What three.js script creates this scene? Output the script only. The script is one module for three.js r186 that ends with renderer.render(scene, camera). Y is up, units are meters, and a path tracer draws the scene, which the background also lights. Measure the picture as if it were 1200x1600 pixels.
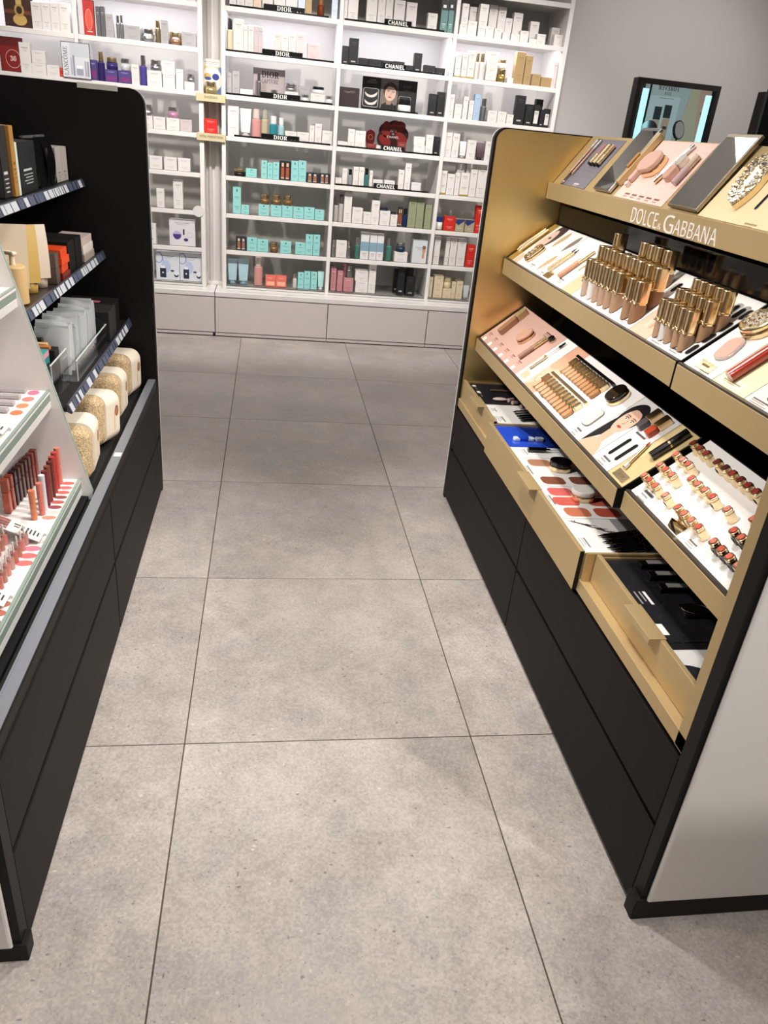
import * as THREE from 'three';
import { RoundedBoxGeometry } from 'three/addons/geometries/RoundedBoxGeometry.js';
import { mergeGeometries } from 'three/addons/utils/BufferGeometryUtils.js';
import { TextGeometry } from 'three/addons/geometries/TextGeometry.js';
import { FontLoader } from 'three/addons/loaders/FontLoader.js';
import { RectAreaLightUniformsLib } from 'three/addons/lights/RectAreaLightUniformsLib.js';

RectAreaLightUniformsLib.init();
const scene = new THREE.Scene();
scene.background = new THREE.Color(0x000000);
const rad = (d) => d * Math.PI / 180;

// ---------------------------------------------------------------- camera, lights, exposure
const camera = new THREE.PerspectiveCamera(68.246, 0.75, 0.05, 40);
camera.position.set(0.1905, 1.4594, 1.5089);
camera.rotation.set(rad(-26.79), rad(-10.123), rad(5.8), 'YXZ');
camera.updateMatrixWorld(true);

const renderer = new THREE.WebGLRenderer({ antialias: true });
renderer.toneMapping = THREE.LinearToneMapping;
renderer.toneMappingExposure = 0.59;
renderer.shadowMap.enabled = true;

const CEIL = 3.0;
// recessed ceiling panels: x, z, width, depth, intensity
const PANELS = [
  [0.42, -0.45, 0.3, 1.4, 10.5], [-1.75, -0.4, 0.5, 1.6, 6.5], [2.5, -0.4, 0.5, 1.6, 6.5],
  [0.4, 1.9, 1.2, 0.4, 4.2], [-0.9, -3.0, 1.3, 0.3, 9], [1.1, -3.0, 1.3, 0.3, 9], [3.0, -2.8, 1.2, 0.4, 5],
];
// track spotlights: x, z, target x y z, candela, cone half angle
const SPOTS = [
  [0.30, -0.2, 0.45, 0, -0.3, 21, 33], [0.45, 1.3, 0.4, 0, 0.5, 15, 33],
  [-1.1, 0.2, 1.25, 0.8, -0.5, 38, 24], [-0.9, -1.3, 1.25, 0.8, -1.3, 28, 22],
  [1.9, 0.4, -0.4, 0.6, -0.3, 34, 24], [1.7, -1.3, -0.4, 0.9, -1.2, 30, 22],
  [-0.7, -2.7, -0.7, 1.0, -4.4, 22, 36], [0.4, -2.7, 0.45, 1.0, -4.4, 22, 36], [1.6, -2.7, 1.6, 1.0, -4.4, 22, 36],
  [3.3, -2.6, 3.0, 1.6, -4.7, 13, 40], [2.2, 2.0, 1.2, 0.4, 0.6, 24, 26],
];
const WARM = 0xfffaf4, COOL = 0xf7f5ff;

// ---------------------------------------------------------------- helpers
let seed = 7;
const rnd = () => { seed = (seed * 1664525 + 1013904223) >>> 0; return seed / 4294967296; };
const rr = (a, b) => a + (b - a) * rnd();
const taken = new Map();
function numbered(n) { const k = taken.get(n) || 0; taken.set(n, k + 1); return k ? n + '_' + String(k).padStart(3, '0') : n; }
function mesh(name, geo, mat, parent) {
  const m = new THREE.Mesh(geo, mat); m.name = name; m.castShadow = true; m.receiveShadow = true; parent.add(m); return m;
}
function thing(name, label, category, [x, y, z] = [0, 0, 0], turn = 0, group) {
  const o = new THREE.Group(); o.name = numbered(name); scene.add(o);
  o.position.set(x, y, z); o.rotation.y = turn; o.userData = { label, category };
  if (group) o.userData.group = group;
  return o;
}
function struct(name, label, category) { const o = new THREE.Group(); o.name = name; o.userData = { kind: 'structure', label, category }; scene.add(o); return o; }
function copy(src, label, [x, y, z], turn = 0) {
  const r = src.clone(); r.name = numbered(src.name.replace(/_\d{3}$/, '')); scene.add(r);
  r.position.set(x, y, z); r.rotation.y = turn; r.userData = { ...src.userData, label }; return r;
}
const shift = (g, x, y, z) => { g.translate(x, y, z); return g; };
const geoCache = new Map();
// box by corners (plain) and chamfered box centred on its base
const bx = (x0, x1, y0, y1, z0, z1) => shift(new THREE.BoxGeometry(x1 - x0, y1 - y0, z1 - z0), (x0 + x1) / 2, (y0 + y1) / 2, (z0 + z1) / 2);
const rbx = (x0, x1, y0, y1, z0, z1, r = 0.003, s = 1) => shift(new RoundedBoxGeometry(x1 - x0, y1 - y0, z1 - z0, s, r), (x0 + x1) / 2, (y0 + y1) / 2, (z0 + z1) / 2);
function rb(w, h, d, r = 0.0015) {
  const k = [w, h, d, r].map((v) => v.toFixed(4)).join();
  if (!geoCache.has(k)) geoCache.set(k, shift(new RoundedBoxGeometry(w, h, d, 1, r), 0, h / 2, 0));
  return geoCache.get(k);
}
const cyl = (r0, r1, h, n = 20) => shift(new THREE.CylinderGeometry(r1, r0, h, n), 0, h / 2, 0);
const lathe = (pts, n = 20) => new THREE.LatheGeometry(pts.map(([x, y]) => new THREE.Vector2(x, y)), n);
// a rounded-oval prism standing on y = 0: width w (x), depth d (z), height h, bevel b
function ovalPrism(w, d, h, r, b = 0.001, seg = 5) {
  const s = new THREE.Shape(), x = w / 2 - b, y = d / 2 - b; r = Math.min(r, x * 0.999, y * 0.999);
  s.moveTo(-x + r, -y); s.lineTo(x - r, -y); s.absarc(x - r, -y + r, r, -Math.PI / 2, 0); s.lineTo(x, y - r); s.absarc(x - r, y - r, r, 0, Math.PI / 2);
  s.lineTo(-x + r, y); s.absarc(-x + r, y - r, r, Math.PI / 2, Math.PI); s.lineTo(-x, -y + r); s.absarc(-x + r, -y + r, r, Math.PI, Math.PI * 1.5);
  const g = new THREE.ExtrudeGeometry(s, { depth: Math.max(h - 2 * b, 1e-4), bevelEnabled: true, bevelSize: b, bevelThickness: b, bevelSegments: 2, curveSegments: seg });
  g.translate(0, 0, b); g.rotateX(-Math.PI / 2); return g;
}
function prismZ(pts, z0, z1) {   // outline in x,y swept along z
  const s = new THREE.Shape(pts.map(([x, y]) => new THREE.Vector2(x, y)));
  return shift(new THREE.ExtrudeGeometry(s, { depth: z1 - z0, bevelEnabled: false, curveSegments: 8 }), 0, 0, z0);
}
const std = (color, roughness = 0.6, metalness = 0, more = {}) => new THREE.MeshStandardMaterial({ color, roughness, metalness, ...more });
const phys = (o) => new THREE.MeshPhysicalMaterial(o);
const lin = (r, g, b) => new THREE.Color().setRGB(r, g, b);
function canvas(w, h, draw) {
  const c = document.createElement('canvas'); c.width = w; c.height = h; const g = c.getContext('2d'); draw(g, w, h); return c;
}
function ctex(c) { const t = new THREE.CanvasTexture(c); t.colorSpace = THREE.SRGBColorSpace; t.magFilter = THREE.LinearFilter; t.anisotropy = 8; return t; }

// tileable fractal noise, n x n
function fractal(n, cells, octaves, sd) {
  const out = new Float32Array(n * n); let s = sd, amp = 1, tot = 0;
  const r = () => { s = (s * 1664525 + 1013904223) >>> 0; return s / 4294967296; };
  for (let o = 0; o < octaves; o++, cells *= 2, amp *= 0.55) {
    const g = new Float32Array(cells * cells); for (let i = 0; i < g.length; i++) g[i] = r();
    tot += amp;
    for (let y = 0; y < n; y++) {
      const fy = y / n * cells, iy = Math.floor(fy), ty = fy - iy, sy = ty * ty * (3 - 2 * ty), y0 = iy % cells * cells, y1 = (iy + 1) % cells * cells;
      for (let x = 0; x < n; x++) {
        const fx = x / n * cells, ix = Math.floor(fx), tx = fx - ix, sx = tx * tx * (3 - 2 * tx), x0 = ix % cells, x1 = (ix + 1) % cells;
        const a = g[y0 + x0] + (g[y0 + x1] - g[y0 + x0]) * sx, b = g[y1 + x0] + (g[y1 + x1] - g[y1 + x0]) * sx;
        out[y * n + x] += (a + (b - a) * sy) * amp;
      }
    }
  }
  for (let i = 0; i < out.length; i++) out[i] /= tot;
  return out;
}
function dataTex(n, fill, srgb) {
  const d = new Uint8Array(n * n * 4);
  for (let i = 0; i < n * n; i++) { const c = fill(i); d[i * 4] = c[0]; d[i * 4 + 1] = c[1]; d[i * 4 + 2] = c[2]; d[i * 4 + 3] = 255; }
  const t = new THREE.DataTexture(d, n, n); t.wrapS = t.wrapT = THREE.RepeatWrapping; t.magFilter = THREE.LinearFilter; t.minFilter = THREE.LinearMipmapLinearFilter; t.generateMipmaps = true; t.anisotropy = 8;
  if (srgb) t.colorSpace = THREE.SRGBColorSpace; t.needsUpdate = true; return t;
}

// ---------------------------------------------------------------- materials
const N = 1536;
const cloud = fractal(N, 4, 5, 11), mid = fractal(N, 24, 4, 23), grain = fractal(N, 256, 2, 37), streak = fractal(N, 12, 3, 51);
const pits = new Float32Array(N * N);
for (let k = 0; k < 5200; k++) {     // dark pores and pale chips of the cast-stone tile
  const cx = rnd() * N, cy = rnd() * N, big = rnd(), r = big > 0.95 ? rr(2.6, 5.5) : rr(0.9, 2.3), v = rnd() > 0.2 ? -rr(0.25, 0.9) : rr(0.3, 0.8), el = rr(0.6, 1.6);
  for (let y = -7; y <= 7; y++) for (let x = -7; x <= 7; x++) {
    const q = Math.hypot(x / el, y * el) / r; if (q < 1) pits[((Math.floor(cy) + y + N) % N) * N + (Math.floor(cx) + x + N) % N] += v * (1 - q * q);
  }
}
const floorMap = dataTex(N, (i) => {
  const v = 1 + (cloud[i] - 0.5) * 0.24 + (mid[i] - 0.5) * 0.16 + (grain[i] - 0.5) * 0.2 + Math.max(-0.62, Math.min(0.4, pits[i])) * 0.42, w = (streak[i] - 0.5) * 4;
  return [Math.min(255, 170 * v + w), Math.min(255, 162 * v), Math.min(255, 156 * v - w)];
}, true);
const floorRough = dataTex(N, (i) => { const v = 118 + (mid[i] - 0.5) * 90 + (grain[i] - 0.5) * 60 - pits[i] * 30; return [v, Math.max(60, Math.min(255, v)), v]; });
const floorBump = dataTex(N, (i) => { const v = 150 + (grain[i] - 0.5) * 60 + Math.min(0, pits[i]) * 110; return [Math.max(0, v), Math.max(0, v), Math.max(0, v)]; });
const fine = dataTex(512, (() => { const f = fractal(512, 128, 2, 91); return (i) => { const v = 128 + (f[i] - 0.5) * 190; return [v, v, v]; }; })());
const brushed = dataTex(512, (() => {   // long streaks of a brushed metal sheet
  const row = new Float32Array(512); let s = 5; for (let i = 0; i < 512; i++) { s = (s * 1664525 + 1013904223) >>> 0; row[i] = s / 4294967296; }
  const f = fractal(512, 8, 3, 17);
  return (i) => { const y = Math.floor(i / 512), v = 120 + (row[y] - 0.5) * 70 + (f[i] - 0.5) * 60; return [v, v, v]; };
})());

const M = {
  tile: std(0xffffff, 1, 0, { map: floorMap, roughnessMap: floorRough, bumpMap: floorBump, bumpScale: 0.0006 }),
  grout: std(0x54493f, 0.95),
  wall: std(0xc9c4c2, 0.9, 0, { bumpMap: fine, bumpScale: 0.0003 }),
  ceiling: std(0xdeddd9, 0.95),
  white: std(0xe4e0dd, 0.42), whiteGloss: phys({ color: 0xe2dfdc, roughness: 0.3, clearcoat: 0.5, clearcoatRoughness: 0.2 }),
  laminate: std(0xcfc7c3, 0.5), backPanel: std(0xc2bfbb, 0.35),
  black: phys({ color: 0x1e1b1a, roughness: 0.5, specularIntensity: 0.3 }), blackSoft: std(0x1d1a19, 0.62), blackMatte: phys({ color: 0x100f0f, roughness: 0.75, specularIntensity: 0.4 }), blackGloss: phys({ color: 0x0b0a0a, roughness: 0.16, clearcoat: 0.6, clearcoatRoughness: 0.1 }),
  drawer: phys({ color: 0x1d1917, roughness: 0.55, specularIntensity: 0.22, bumpMap: fine, bumpScale: 0.00012 }),
  gold: std(lin(0.57, 0.42, 0.215), 0.45, 0.55, { bumpMap: brushed, bumpScale: 0.00006 }),
  goldSheet: std(lin(0.8, 0.61, 0.27), 0.36, 1, { bumpMap: brushed, bumpScale: 0.00009 }),
  goldBright: std(lin(0.82, 0.62, 0.35), 0.17, 1), goldPale: std(lin(0.82, 0.66, 0.42), 0.22, 1),
  goldCard: std(lin(0.58, 0.43, 0.22), 0.45, 0.6),
  steel: std(lin(0.55, 0.55, 0.56), 0.28, 1), chrome: std(lin(0.8, 0.8, 0.81), 0.08, 1), mirror: std(lin(0.86, 0.87, 0.87), 0.015, 1),
  glass: phys({ color: 0xf6f6f5, roughness: 0.02, transmission: 1, thickness: 0, ior: 1.45 }),
  greenGlass: phys({ color: 0xc6d6ce, roughness: 0.12, transmission: 0.6, thickness: 0, ior: 1.45 }),
  clear: phys({ color: 0xfbfbfb, roughness: 0.04, transmission: 1, thickness: 0, ior: 1.46 }),
  rail: std(0x8d9099, 0.35, 0.35),
};
const flatCache = new Map();
function paint(color, rough = 0.55, metal = 0) {      // one shared material per colour
  const k = color + '|' + rough + '|' + metal; if (!flatCache.has(k)) flatCache.set(k, std(color, rough, metal)); return flatCache.get(k);
}
function glow(color, power) { return new THREE.MeshStandardMaterial({ color: 0x111111, emissive: color, emissiveIntensity: power, roughness: 0.5 }); }

// ---------------------------------------------------------------- the room
const X0 = -3.4, X1 = 4.3, Z0 = -4.72, Z1 = 3.3;
{
  const TX = 0.7629, TZ = 0.8, gap = 0.0032;
  const floor = struct('floor', 'grey stone-look square floor tiles with dark narrow joints', 'floor');
  mesh('grout_bed', bx(X0, X1, -0.06, -0.0025, Z0, Z1), M.grout, floor);
  const x00 = Math.floor(X0 / TX), x11 = Math.ceil(X1 / TX), z00 = Math.floor(Z0 / TZ), z11 = Math.ceil(Z1 / TZ);
  for (let i = x00; i < x11; i++) for (let j = z00; j < z11; j++) {
    const a = Math.max(X0, i * TX + gap / 2), b = Math.min(X1, (i + 1) * TX - gap / 2), c = Math.max(Z0, j * TZ + gap / 2), d = Math.min(Z1, (j + 1) * TZ - gap / 2);
    const g = rbx(a, b, -0.02, 0, c, d, 0.0009), p = g.attributes.position, uv = g.attributes.uv, ou = rnd(), ov = rnd();
    for (let k = 0; k < p.count; k++) uv.setXY(k, (p.getX(k) - a) / 1.3 + ou, (p.getZ(k) - c) / 1.3 + ov);
    mesh('tile', g, M.tile, floor);
  }
  const wb = struct('wall_back', 'plain pale grey wall behind the shelving', 'wall'); mesh('plaster', bx(X0 - 0.12, X1 + 0.12, -0.06, CEIL, Z0 - 0.12, Z0), M.wall, wb);
  const wl = struct('wall_left', 'plain pale wall on the left of the shop', 'wall'); mesh('plaster', bx(X0 - 0.12, X0, -0.06, CEIL, Z0, Z1), M.wall, wl);
  const wr = struct('wall_right', 'plain pale wall on the right of the shop', 'wall'); mesh('plaster', bx(X1, X1 + 0.12, -0.06, CEIL, Z0, Z1), M.wall, wr);
  const wf = struct('wall_front', 'plain pale wall on the near side of the shop', 'wall'); mesh('plaster', bx(X0 - 0.12, X1 + 0.12, -0.06, CEIL, Z1, Z1 + 0.12), M.wall, wf);
  const ce = struct('ceiling', 'flat white shop ceiling', 'ceiling'); mesh('plaster', bx(X0 - 0.12, X1 + 0.12, CEIL, CEIL + 0.12, Z0 - 0.12, Z1 + 0.12), M.ceiling, ce);
}
PANELS.forEach(([x, z, w, d, I], i) => {
  const side = ['over the aisle', 'over the left aisle', 'over the right aisle', 'behind the viewer', 'before the left wall bays', 'before the right wall bays', 'near the make-up mirrors'][i];
  const t = thing('ceiling_light_panel', 'white ceiling light panel ' + side, 'lamp', [x, CEIL, z]);
  mesh('frame', bx(-w / 2 - 0.02, w / 2 + 0.02, -0.012, -0.0005, -d / 2 - 0.02, d / 2 + 0.02), M.white, t);
  mesh('diffuser', bx(-w / 2, w / 2, -0.018, -0.012, -d / 2, d / 2), glow(WARM, I * 0.5), t);
  const l = new THREE.RectAreaLight(WARM, I, w, d); l.position.set(0, -0.022, 0); l.rotation.x = -Math.PI / 2; t.add(l);
});
const SPOT_AT = ['over the aisle middle', 'over the near aisle', 'aimed at the near gold trays', 'aimed at the far gold trays', 'aimed at the near black gondola', 'aimed at the far black gondola', 'aimed at the left wall bay', 'aimed at the second wall bay', 'aimed at the right wall bays', 'aimed at the make-up mirrors', 'aimed at the white end panel'];
SPOTS.forEach(([x, z, tx, ty, tz, cd, half], i) => {
  const t = thing('track_spotlight', 'black track spotlight ' + SPOT_AT[i], 'lamp', [x, CEIL, z]);
  mesh('stem', shift(cyl(0.012, 0.012, 0.1, 12), 0, -0.1, 0), M.black, t);
  const dir = new THREE.Vector3(tx - x, ty - (CEIL - 0.14), tz - z).normalize();
  const q = new THREE.Quaternion().setFromUnitVectors(new THREE.Vector3(0, -1, 0), dir);
  const head = new THREE.Group(); head.name = 'head'; head.position.set(0, -0.13, 0); head.quaternion.copy(q); t.add(head);
  mesh('housing', shift(cyl(0.045, 0.036, 0.12, 24), 0, -0.06, 0), M.black, head);
  mesh('lens', shift(cyl(0.036, 0.036, 0.004, 24), 0, -0.066, 0), glow(WARM, 8), head);
  const l = new THREE.SpotLight(WARM, cd, 0, rad(half), 0.7, 2); l.position.set(0, -0.075, 0); l.target.position.set(0, -1, 0); head.add(l, l.target);
  l.castShadow = true; l.shadow.mapSize.set(1024, 1024); l.shadow.radius = 2.0; l.shadow.bias = -0.0005;
});
// ---------------------------------------------------------------- printed faces: two shared sheets of cells
function sheet(size) {
  const c = document.createElement('canvas'); c.width = c.height = size; const g = c.getContext('2d'); g.fillStyle = '#ddd'; g.fillRect(0, 0, size, size);
  const s = { size, g, x: 0, y: 0, row: 0, cells: new Map(), mat: null };
  const t = ctex(c); s.mat = std(0xffffff, 0.5, 0, { map: t }); s.gloss = phys({ map: t, roughness: 0.22, clearcoat: 0.4, clearcoatRoughness: 0.1 }); return s;
}
const sheetA = sheet(2048), sheetB = sheet(2048);
function cell(s, key, w, h, draw) {
  if (s.cells.has(key)) return s.cells.get(key);
  if (s.x + w + 4 > s.size) { s.x = 0; s.y += s.row + 4; s.row = 0; }
  if (s.y + h > s.size) throw new Error('sheet full at ' + key);
  const g = s.g; g.save(); g.beginPath(); g.rect(s.x, s.y, w, h); g.clip(); g.translate(s.x, s.y); draw(g, w, h); g.restore();
  const c = { u0: (s.x + 1) / s.size, u1: (s.x + w - 1) / s.size, v0: 1 - (s.y + h - 1) / s.size, v1: 1 - (s.y + 1) / s.size, mat: s.mat, gloss: s.gloss };
  s.x += w + 4; s.row = Math.max(s.row, h); s.cells.set(key, c); return c;
}
function planeGeo(w, h, c) {
  const g = new THREE.PlaneGeometry(w, h), uv = g.attributes.uv;
  for (let i = 0; i < uv.count; i++) uv.setXY(i, c.u0 + uv.getX(i) * (c.u1 - c.u0), c.v0 + uv.getY(i) * (c.v1 - c.v0));
  return g;
}
const facePlanes = new Map();
function face(name, w, h, c, parent, [x, y, z], mat) {    // upright print facing +z, centred at x, base y
  const k = w.toFixed(4) + h.toFixed(4) + c.u0 + c.v0;
  if (!facePlanes.has(k)) facePlanes.set(k, shift(planeGeo(w, h, c), 0, h / 2, 0));
  const m = mesh(name, facePlanes.get(k), mat || c.mat, parent); m.position.set(x, y, z); return m;
}
const fontSerif = await new FontLoader().loadAsync('fonts/droid/droid_serif_bold.typeface.json');
const fontSans = await new FontLoader().loadAsync('fonts/droid/droid_sans_bold.typeface.json');
const fontThin = await new FontLoader().loadAsync('fonts/droid/droid_sans_regular.typeface.json');
function textGeo(str, font, height, width, depth = 0.001) {    // centred in x, base at y = 0, fitted to height and width
  const g = new TextGeometry(str, { font, size: 1, depth: 0.05, curveSegments: 4, bevelEnabled: false }); g.computeBoundingBox();
  const b = g.boundingBox; g.translate(-(b.min.x + b.max.x) / 2, -b.min.y, 0); g.scale(width / (b.max.x - b.min.x), height / (b.max.y - b.min.y), depth / 0.05); return g;
}

// ---------------------------------------------------------------- back wall shelving
const ZF = -4.24, ZB = -4.66;                       // front and back of the bays
const SH = [0.345, 0.587, 0.832, 1.075, 1.32, 1.565, 1.81, 2.055, 2.3];
const BAYS = [[-1.85, -1.038], [-1.016, -0.287], [-0.115, 0.604], [0.63, 1.358], [1.384, 2.118]];
{
  const units = [[-1.9, -1.02], [-1.016, -0.19], [-0.186, 0.621], [0.625, 1.371], [1.375, 2.148]];
  const names = ['far-left', 'left', 'second', 'third', 'right-hand'];
  units.forEach(([a, b], i) => {
    const t = thing('base_cabinet', `low white base cabinet under the ${names[i]} wall bay`, 'cabinet', [(a + b) / 2, 0, -4.1]);
    const h = (b - a) / 2;
    mesh('carcass', bx(-h, h, 0.005, 0.28, -0.6, -0.02), M.laminate, t);
    mesh('toe_strip', bx(-h, h, 0.004, 0.024, -0.02, -0.002), M.laminate, t);
    mesh('drawer_front', rbx(-h + 0.001, h - 0.001, 0.03, 0.279, -0.019, 0, 0.0015), M.laminate, t);
    mesh('floor_seal', bx(-h, h, 0, 0.006, -0.02, 0.001), M.black, t);
    if (i === 1) mesh('foot_cap', bx(h - 0.014, h + 0.001, 0.001, 0.024, -0.01, 0.004), M.black, t);
  });
  [[-1.9, -0.19, 'left'], [-0.186, 2.148, 'right']].forEach(([a, b, s]) => {
    const t = thing('shelf_worktop', `white worktop ledge along the ${s} base cabinets`, 'worktop', [(a + b) / 2, 0.284, -4.1]);
    mesh('slab', rbx(-(b - a) / 2, (b - a) / 2, 0, 0.036, -0.6, 0.004, 0.004, 2), M.whiteGloss, t);
  });
  const UP = [[-1.85, 0.022], [-1.027, 0.022], [-0.272, 0.03], [-0.128, 0.026], [0.617, 0.026], [1.371, 0.026], [2.133, 0.03]];
  const bayUp = [[0, 1], [2], [3], [4], [5, 6]];
  BAYS.forEach(([a, b], i) => {
    const t = thing('shelving_bay', `${names[i]} white wall shelving bay with lipped glass shelves`, 'shelving', [(a + b) / 2, 0.32, ZF]);
    const cx = (a + b) / 2;
    for (const u of bayUp[i]) mesh('upright', rbx(UP[u][0] - UP[u][1] / 2 - cx, UP[u][0] + UP[u][1] / 2 - cx, 0, 2.34, ZB - ZF - 0.02, 0, 0.002), M.white, t);
    mesh('back_panel', bx(a - cx, b - cx, 0, 2.34, ZB - ZF - 0.02, ZB - ZF), M.backPanel, t);
    SH.forEach((y, k) => {
      const solid = k >= 7, s = new THREE.Group(); s.name = 'shelf'; s.position.y = y - 0.32; t.add(s);
      if (k === 0) { mesh('plate', bx(a - cx, b - cx, -0.022, -0.004, ZB - ZF, -0.004), M.white, s); mesh('glass_top', bx(a - cx, b - cx, -0.004, 0, ZB - ZF, -0.003), M.glass, s); mesh('edge_strip', bx(a - cx, b - cx, -0.006, -0.001, -0.003, -0.001), paint(0x3c403e, 0.4), s); return; }
      mesh('plate', bx(a - cx + 0.001, b - cx - 0.001, -0.01, 0, ZB - ZF + 0.004, -0.012), solid ? M.white : M.glass, s);
      mesh('lip', rbx(a - cx + 0.0005, b - cx - 0.0005, -0.027, 0.001, -0.012, 0, 0.0015), M.white, s);
      if (k === 7) {
        mesh('light_strip', bx(a - cx + 0.02, b - cx - 0.02, -0.022, -0.012, -0.06, -0.04), glow(COOL, 3), s);
        const l = new THREE.RectAreaLight(COOL, 140, b - a - 0.04, 0.03); l.position.set(0, -0.024, -0.05); l.lookAt(0, -1.2, -0.75); s.add(l);
        l.rotation.set(-Math.PI / 2 + 0.45, 0, 0);
      }
    });
    mesh('cornice', bx(a - cx, b - cx, 2.34, 2.66, ZB - ZF - 0.02, 0), M.white, t);
  });
  const p = thing('pillar_cover', 'narrow white pillar cover with rounded ribs between the left bays', 'panel', [-0.2, 0.32, -4.4]);
  mesh('panel', rbx(-0.058, 0.058, 0, 2.6, -0.28, 0, 0.004), M.whiteGloss, p);
  mesh('rib', shift(cyl(0.012, 0.012, 2.6, 16), -0.03, 0, 0.004), M.whiteGloss, p);
  mesh('rib', shift(cyl(0.02, 0.02, 2.6, 16), 0.02, 0, 0.002), M.whiteGloss, p);
  mesh('base_block', rbx(-0.055, 0.055, 0, 0.02, 0, 0.06, 0.003), M.white, p);
}

// ---------------------------------------------------------------- end panels shared by the two gondolas
function panelShape(x0, x1, h, r, lift = 0) {      // front edge x0 (rounded top), back edge x1
  const s = new THREE.Shape(), d = Math.sign(x1 - x0);
  s.moveTo(x0, lift); s.lineTo(x0, h - r);
  for (let k = 1; k <= 8; k++) { const a = k / 8 * Math.PI / 2; s.lineTo(x0 + d * (r - r * Math.cos(a)), h - r + r * Math.sin(a)); }
  s.lineTo(x1, h); s.lineTo(x1, lift); s.closePath(); return s;
}
const slab = (s, z0, z1, b = 0) => shift(new THREE.ExtrudeGeometry(s, { depth: z1 - z0 - 2 * b, bevelEnabled: b > 0, bevelSize: b, bevelThickness: b, bevelSegments: 2, bevelOffset: -b }), 0, 0, z0 + b);
const GZ0 = -1.523, GZ1 = 0.549, GH = 1.503;

// ---------------------------------------------------------------- right gondola (gold)
const trayAngle = Math.atan2(0.138, 0.168), TL = 0.2174, tanTray = 0.138 / 0.168;
const trays = {};
{
  const g = thing('cosmetics_gondola', 'black and gold cosmetics gondola with tiered tester trays on the right', 'display stand', [0.995, 0, 0]);
  const X = (v) => v - 0.995;
  const p1 = mesh('end_panel', slab(panelShape(0, 0.62, GH, 0.045), GZ0, -1.4955), M.black, g);
  mesh('white_facing', slab(panelShape(-0.001, 0.621, GH + 0.001, 0.046, 0.055), GZ0 - 0.009, GZ0), M.white, p1);
  mesh('gold_facing', slab(panelShape(0.009, 0.6, GH - 0.004, 0.04, 0.44), -1.4955, -1.4925), M.goldSheet, p1);
  const p2 = mesh('end_panel', slab(panelShape(0, 0.62, GH, 0.045), 0.516, GZ1), M.black, g);
  mesh('white_facing', slab(panelShape(0.012, 0.62, GH, 0.04, 0.06), GZ1, GZ1 + 0.012, 0.005), M.white, p2);
  mesh('plinth_block', rbx(-0.012, 0.62, 0, 0.06, 0.52, GZ1 + 0.006, 0.003), M.black, p2);
  mesh('gold_facing', slab(panelShape(0.002, 0.6, GH - 0.004, 0.04, 0.437), 0.486, 0.516), M.gold, p2);
  mesh('spine', bx(X(1.335), X(1.6), 0.02, 1.3, -1.4925, 0.486), M.blackGloss, g);
  mesh('plinth', bx(0.02, X(1.6), 0, 0.03, -1.4955, 0.516), M.blackMatte, g);
  mesh('carcass', bx(0.02, X(1.5), 0.03, 0.437, -1.4955, 0.516), M.blackMatte, g);
  for (const [za, zb] of [[-1.493, -0.4895], [-0.4845, 0.513]]) for (const [ya, yb] of [[0.012, 0.232], [0.246, 0.424]]) mesh('drawer', rbx(0, 0.02, ya, yb, za, zb, 0.0022), M.drawer, g);
  mesh('front_rail', rbx(0.002, 0.05, 0.437, 0.472, -1.4925, 0.516, 0.0015), M.gold, g);
  mesh('tray_base', bx(0.05, X(1.4), 0.437, 0.455, -1.4925, 0.486), M.blackMatte, g);
  mesh('divider', bx(0.004, X(1.3), 0.472, 0.5535, -0.058, -0.049), M.gold, g);
}
// pull-out drawers with horizontal tester cards: z range, front x, handle z, half width
trays.drawers = [[-1.488, -0.992, 1.006, -1.2, 0.06, 'far gold pull-out drawer with black and white tester cards'], [-0.988, -0.0615, 0.984, -0.48, 0.065, 'long middle gold pull-out drawer with blue and white tester cards'], [-0.045, 0.482, 1.021, 0.245, 0.065, 'near gold pull-out drawer lined with black cards']].map(([za, zb, xf, hz, hw, label], i) => {
  const d = thing('pull_out_drawer', label, 'drawer', [xf, 0.473, 0]);
  const fr = mesh('drawer_front', rbx(0, 0.012, i === 1 ? -0.034 : 0.0005, 0.082, za, zb, 0.0012), M.gold, d);
  mesh('edge_cap', bx(0, 0.011, i === 1 ? -0.033 : 0.002, 0.081, zb, zb + 0.0015), M.black, fr);
  const bed = new THREE.Group(); bed.name = 'tray'; bed.position.set(0.012, 0.066, 0); d.add(bed);
  mesh('tray_floor', bx(0, 0.28, -0.016, 0, za + 0.004, zb - 0.004), M.blackMatte, bed);
  mesh('side_board', bx(0, 0.28, -0.065, 0.008, zb - 0.004, zb), M.gold, bed);
  mesh('side_board', bx(0, 0.28, -0.065, 0.008, za, za + 0.004), M.gold, bed);
  const hd = mesh('handle', rbx(-0.026, 0.014, 0.082, 0.0845, hz - hw, hz + hw, 0.0008), M.gold, d);
  mesh('handle_lip', bx(-0.026, -0.024, 0.07, 0.083, hz - hw, hz + hw), M.gold, hd);
  return { bed, x: xf + 0.012, y: 0.539, angle: 0 };
});
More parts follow.
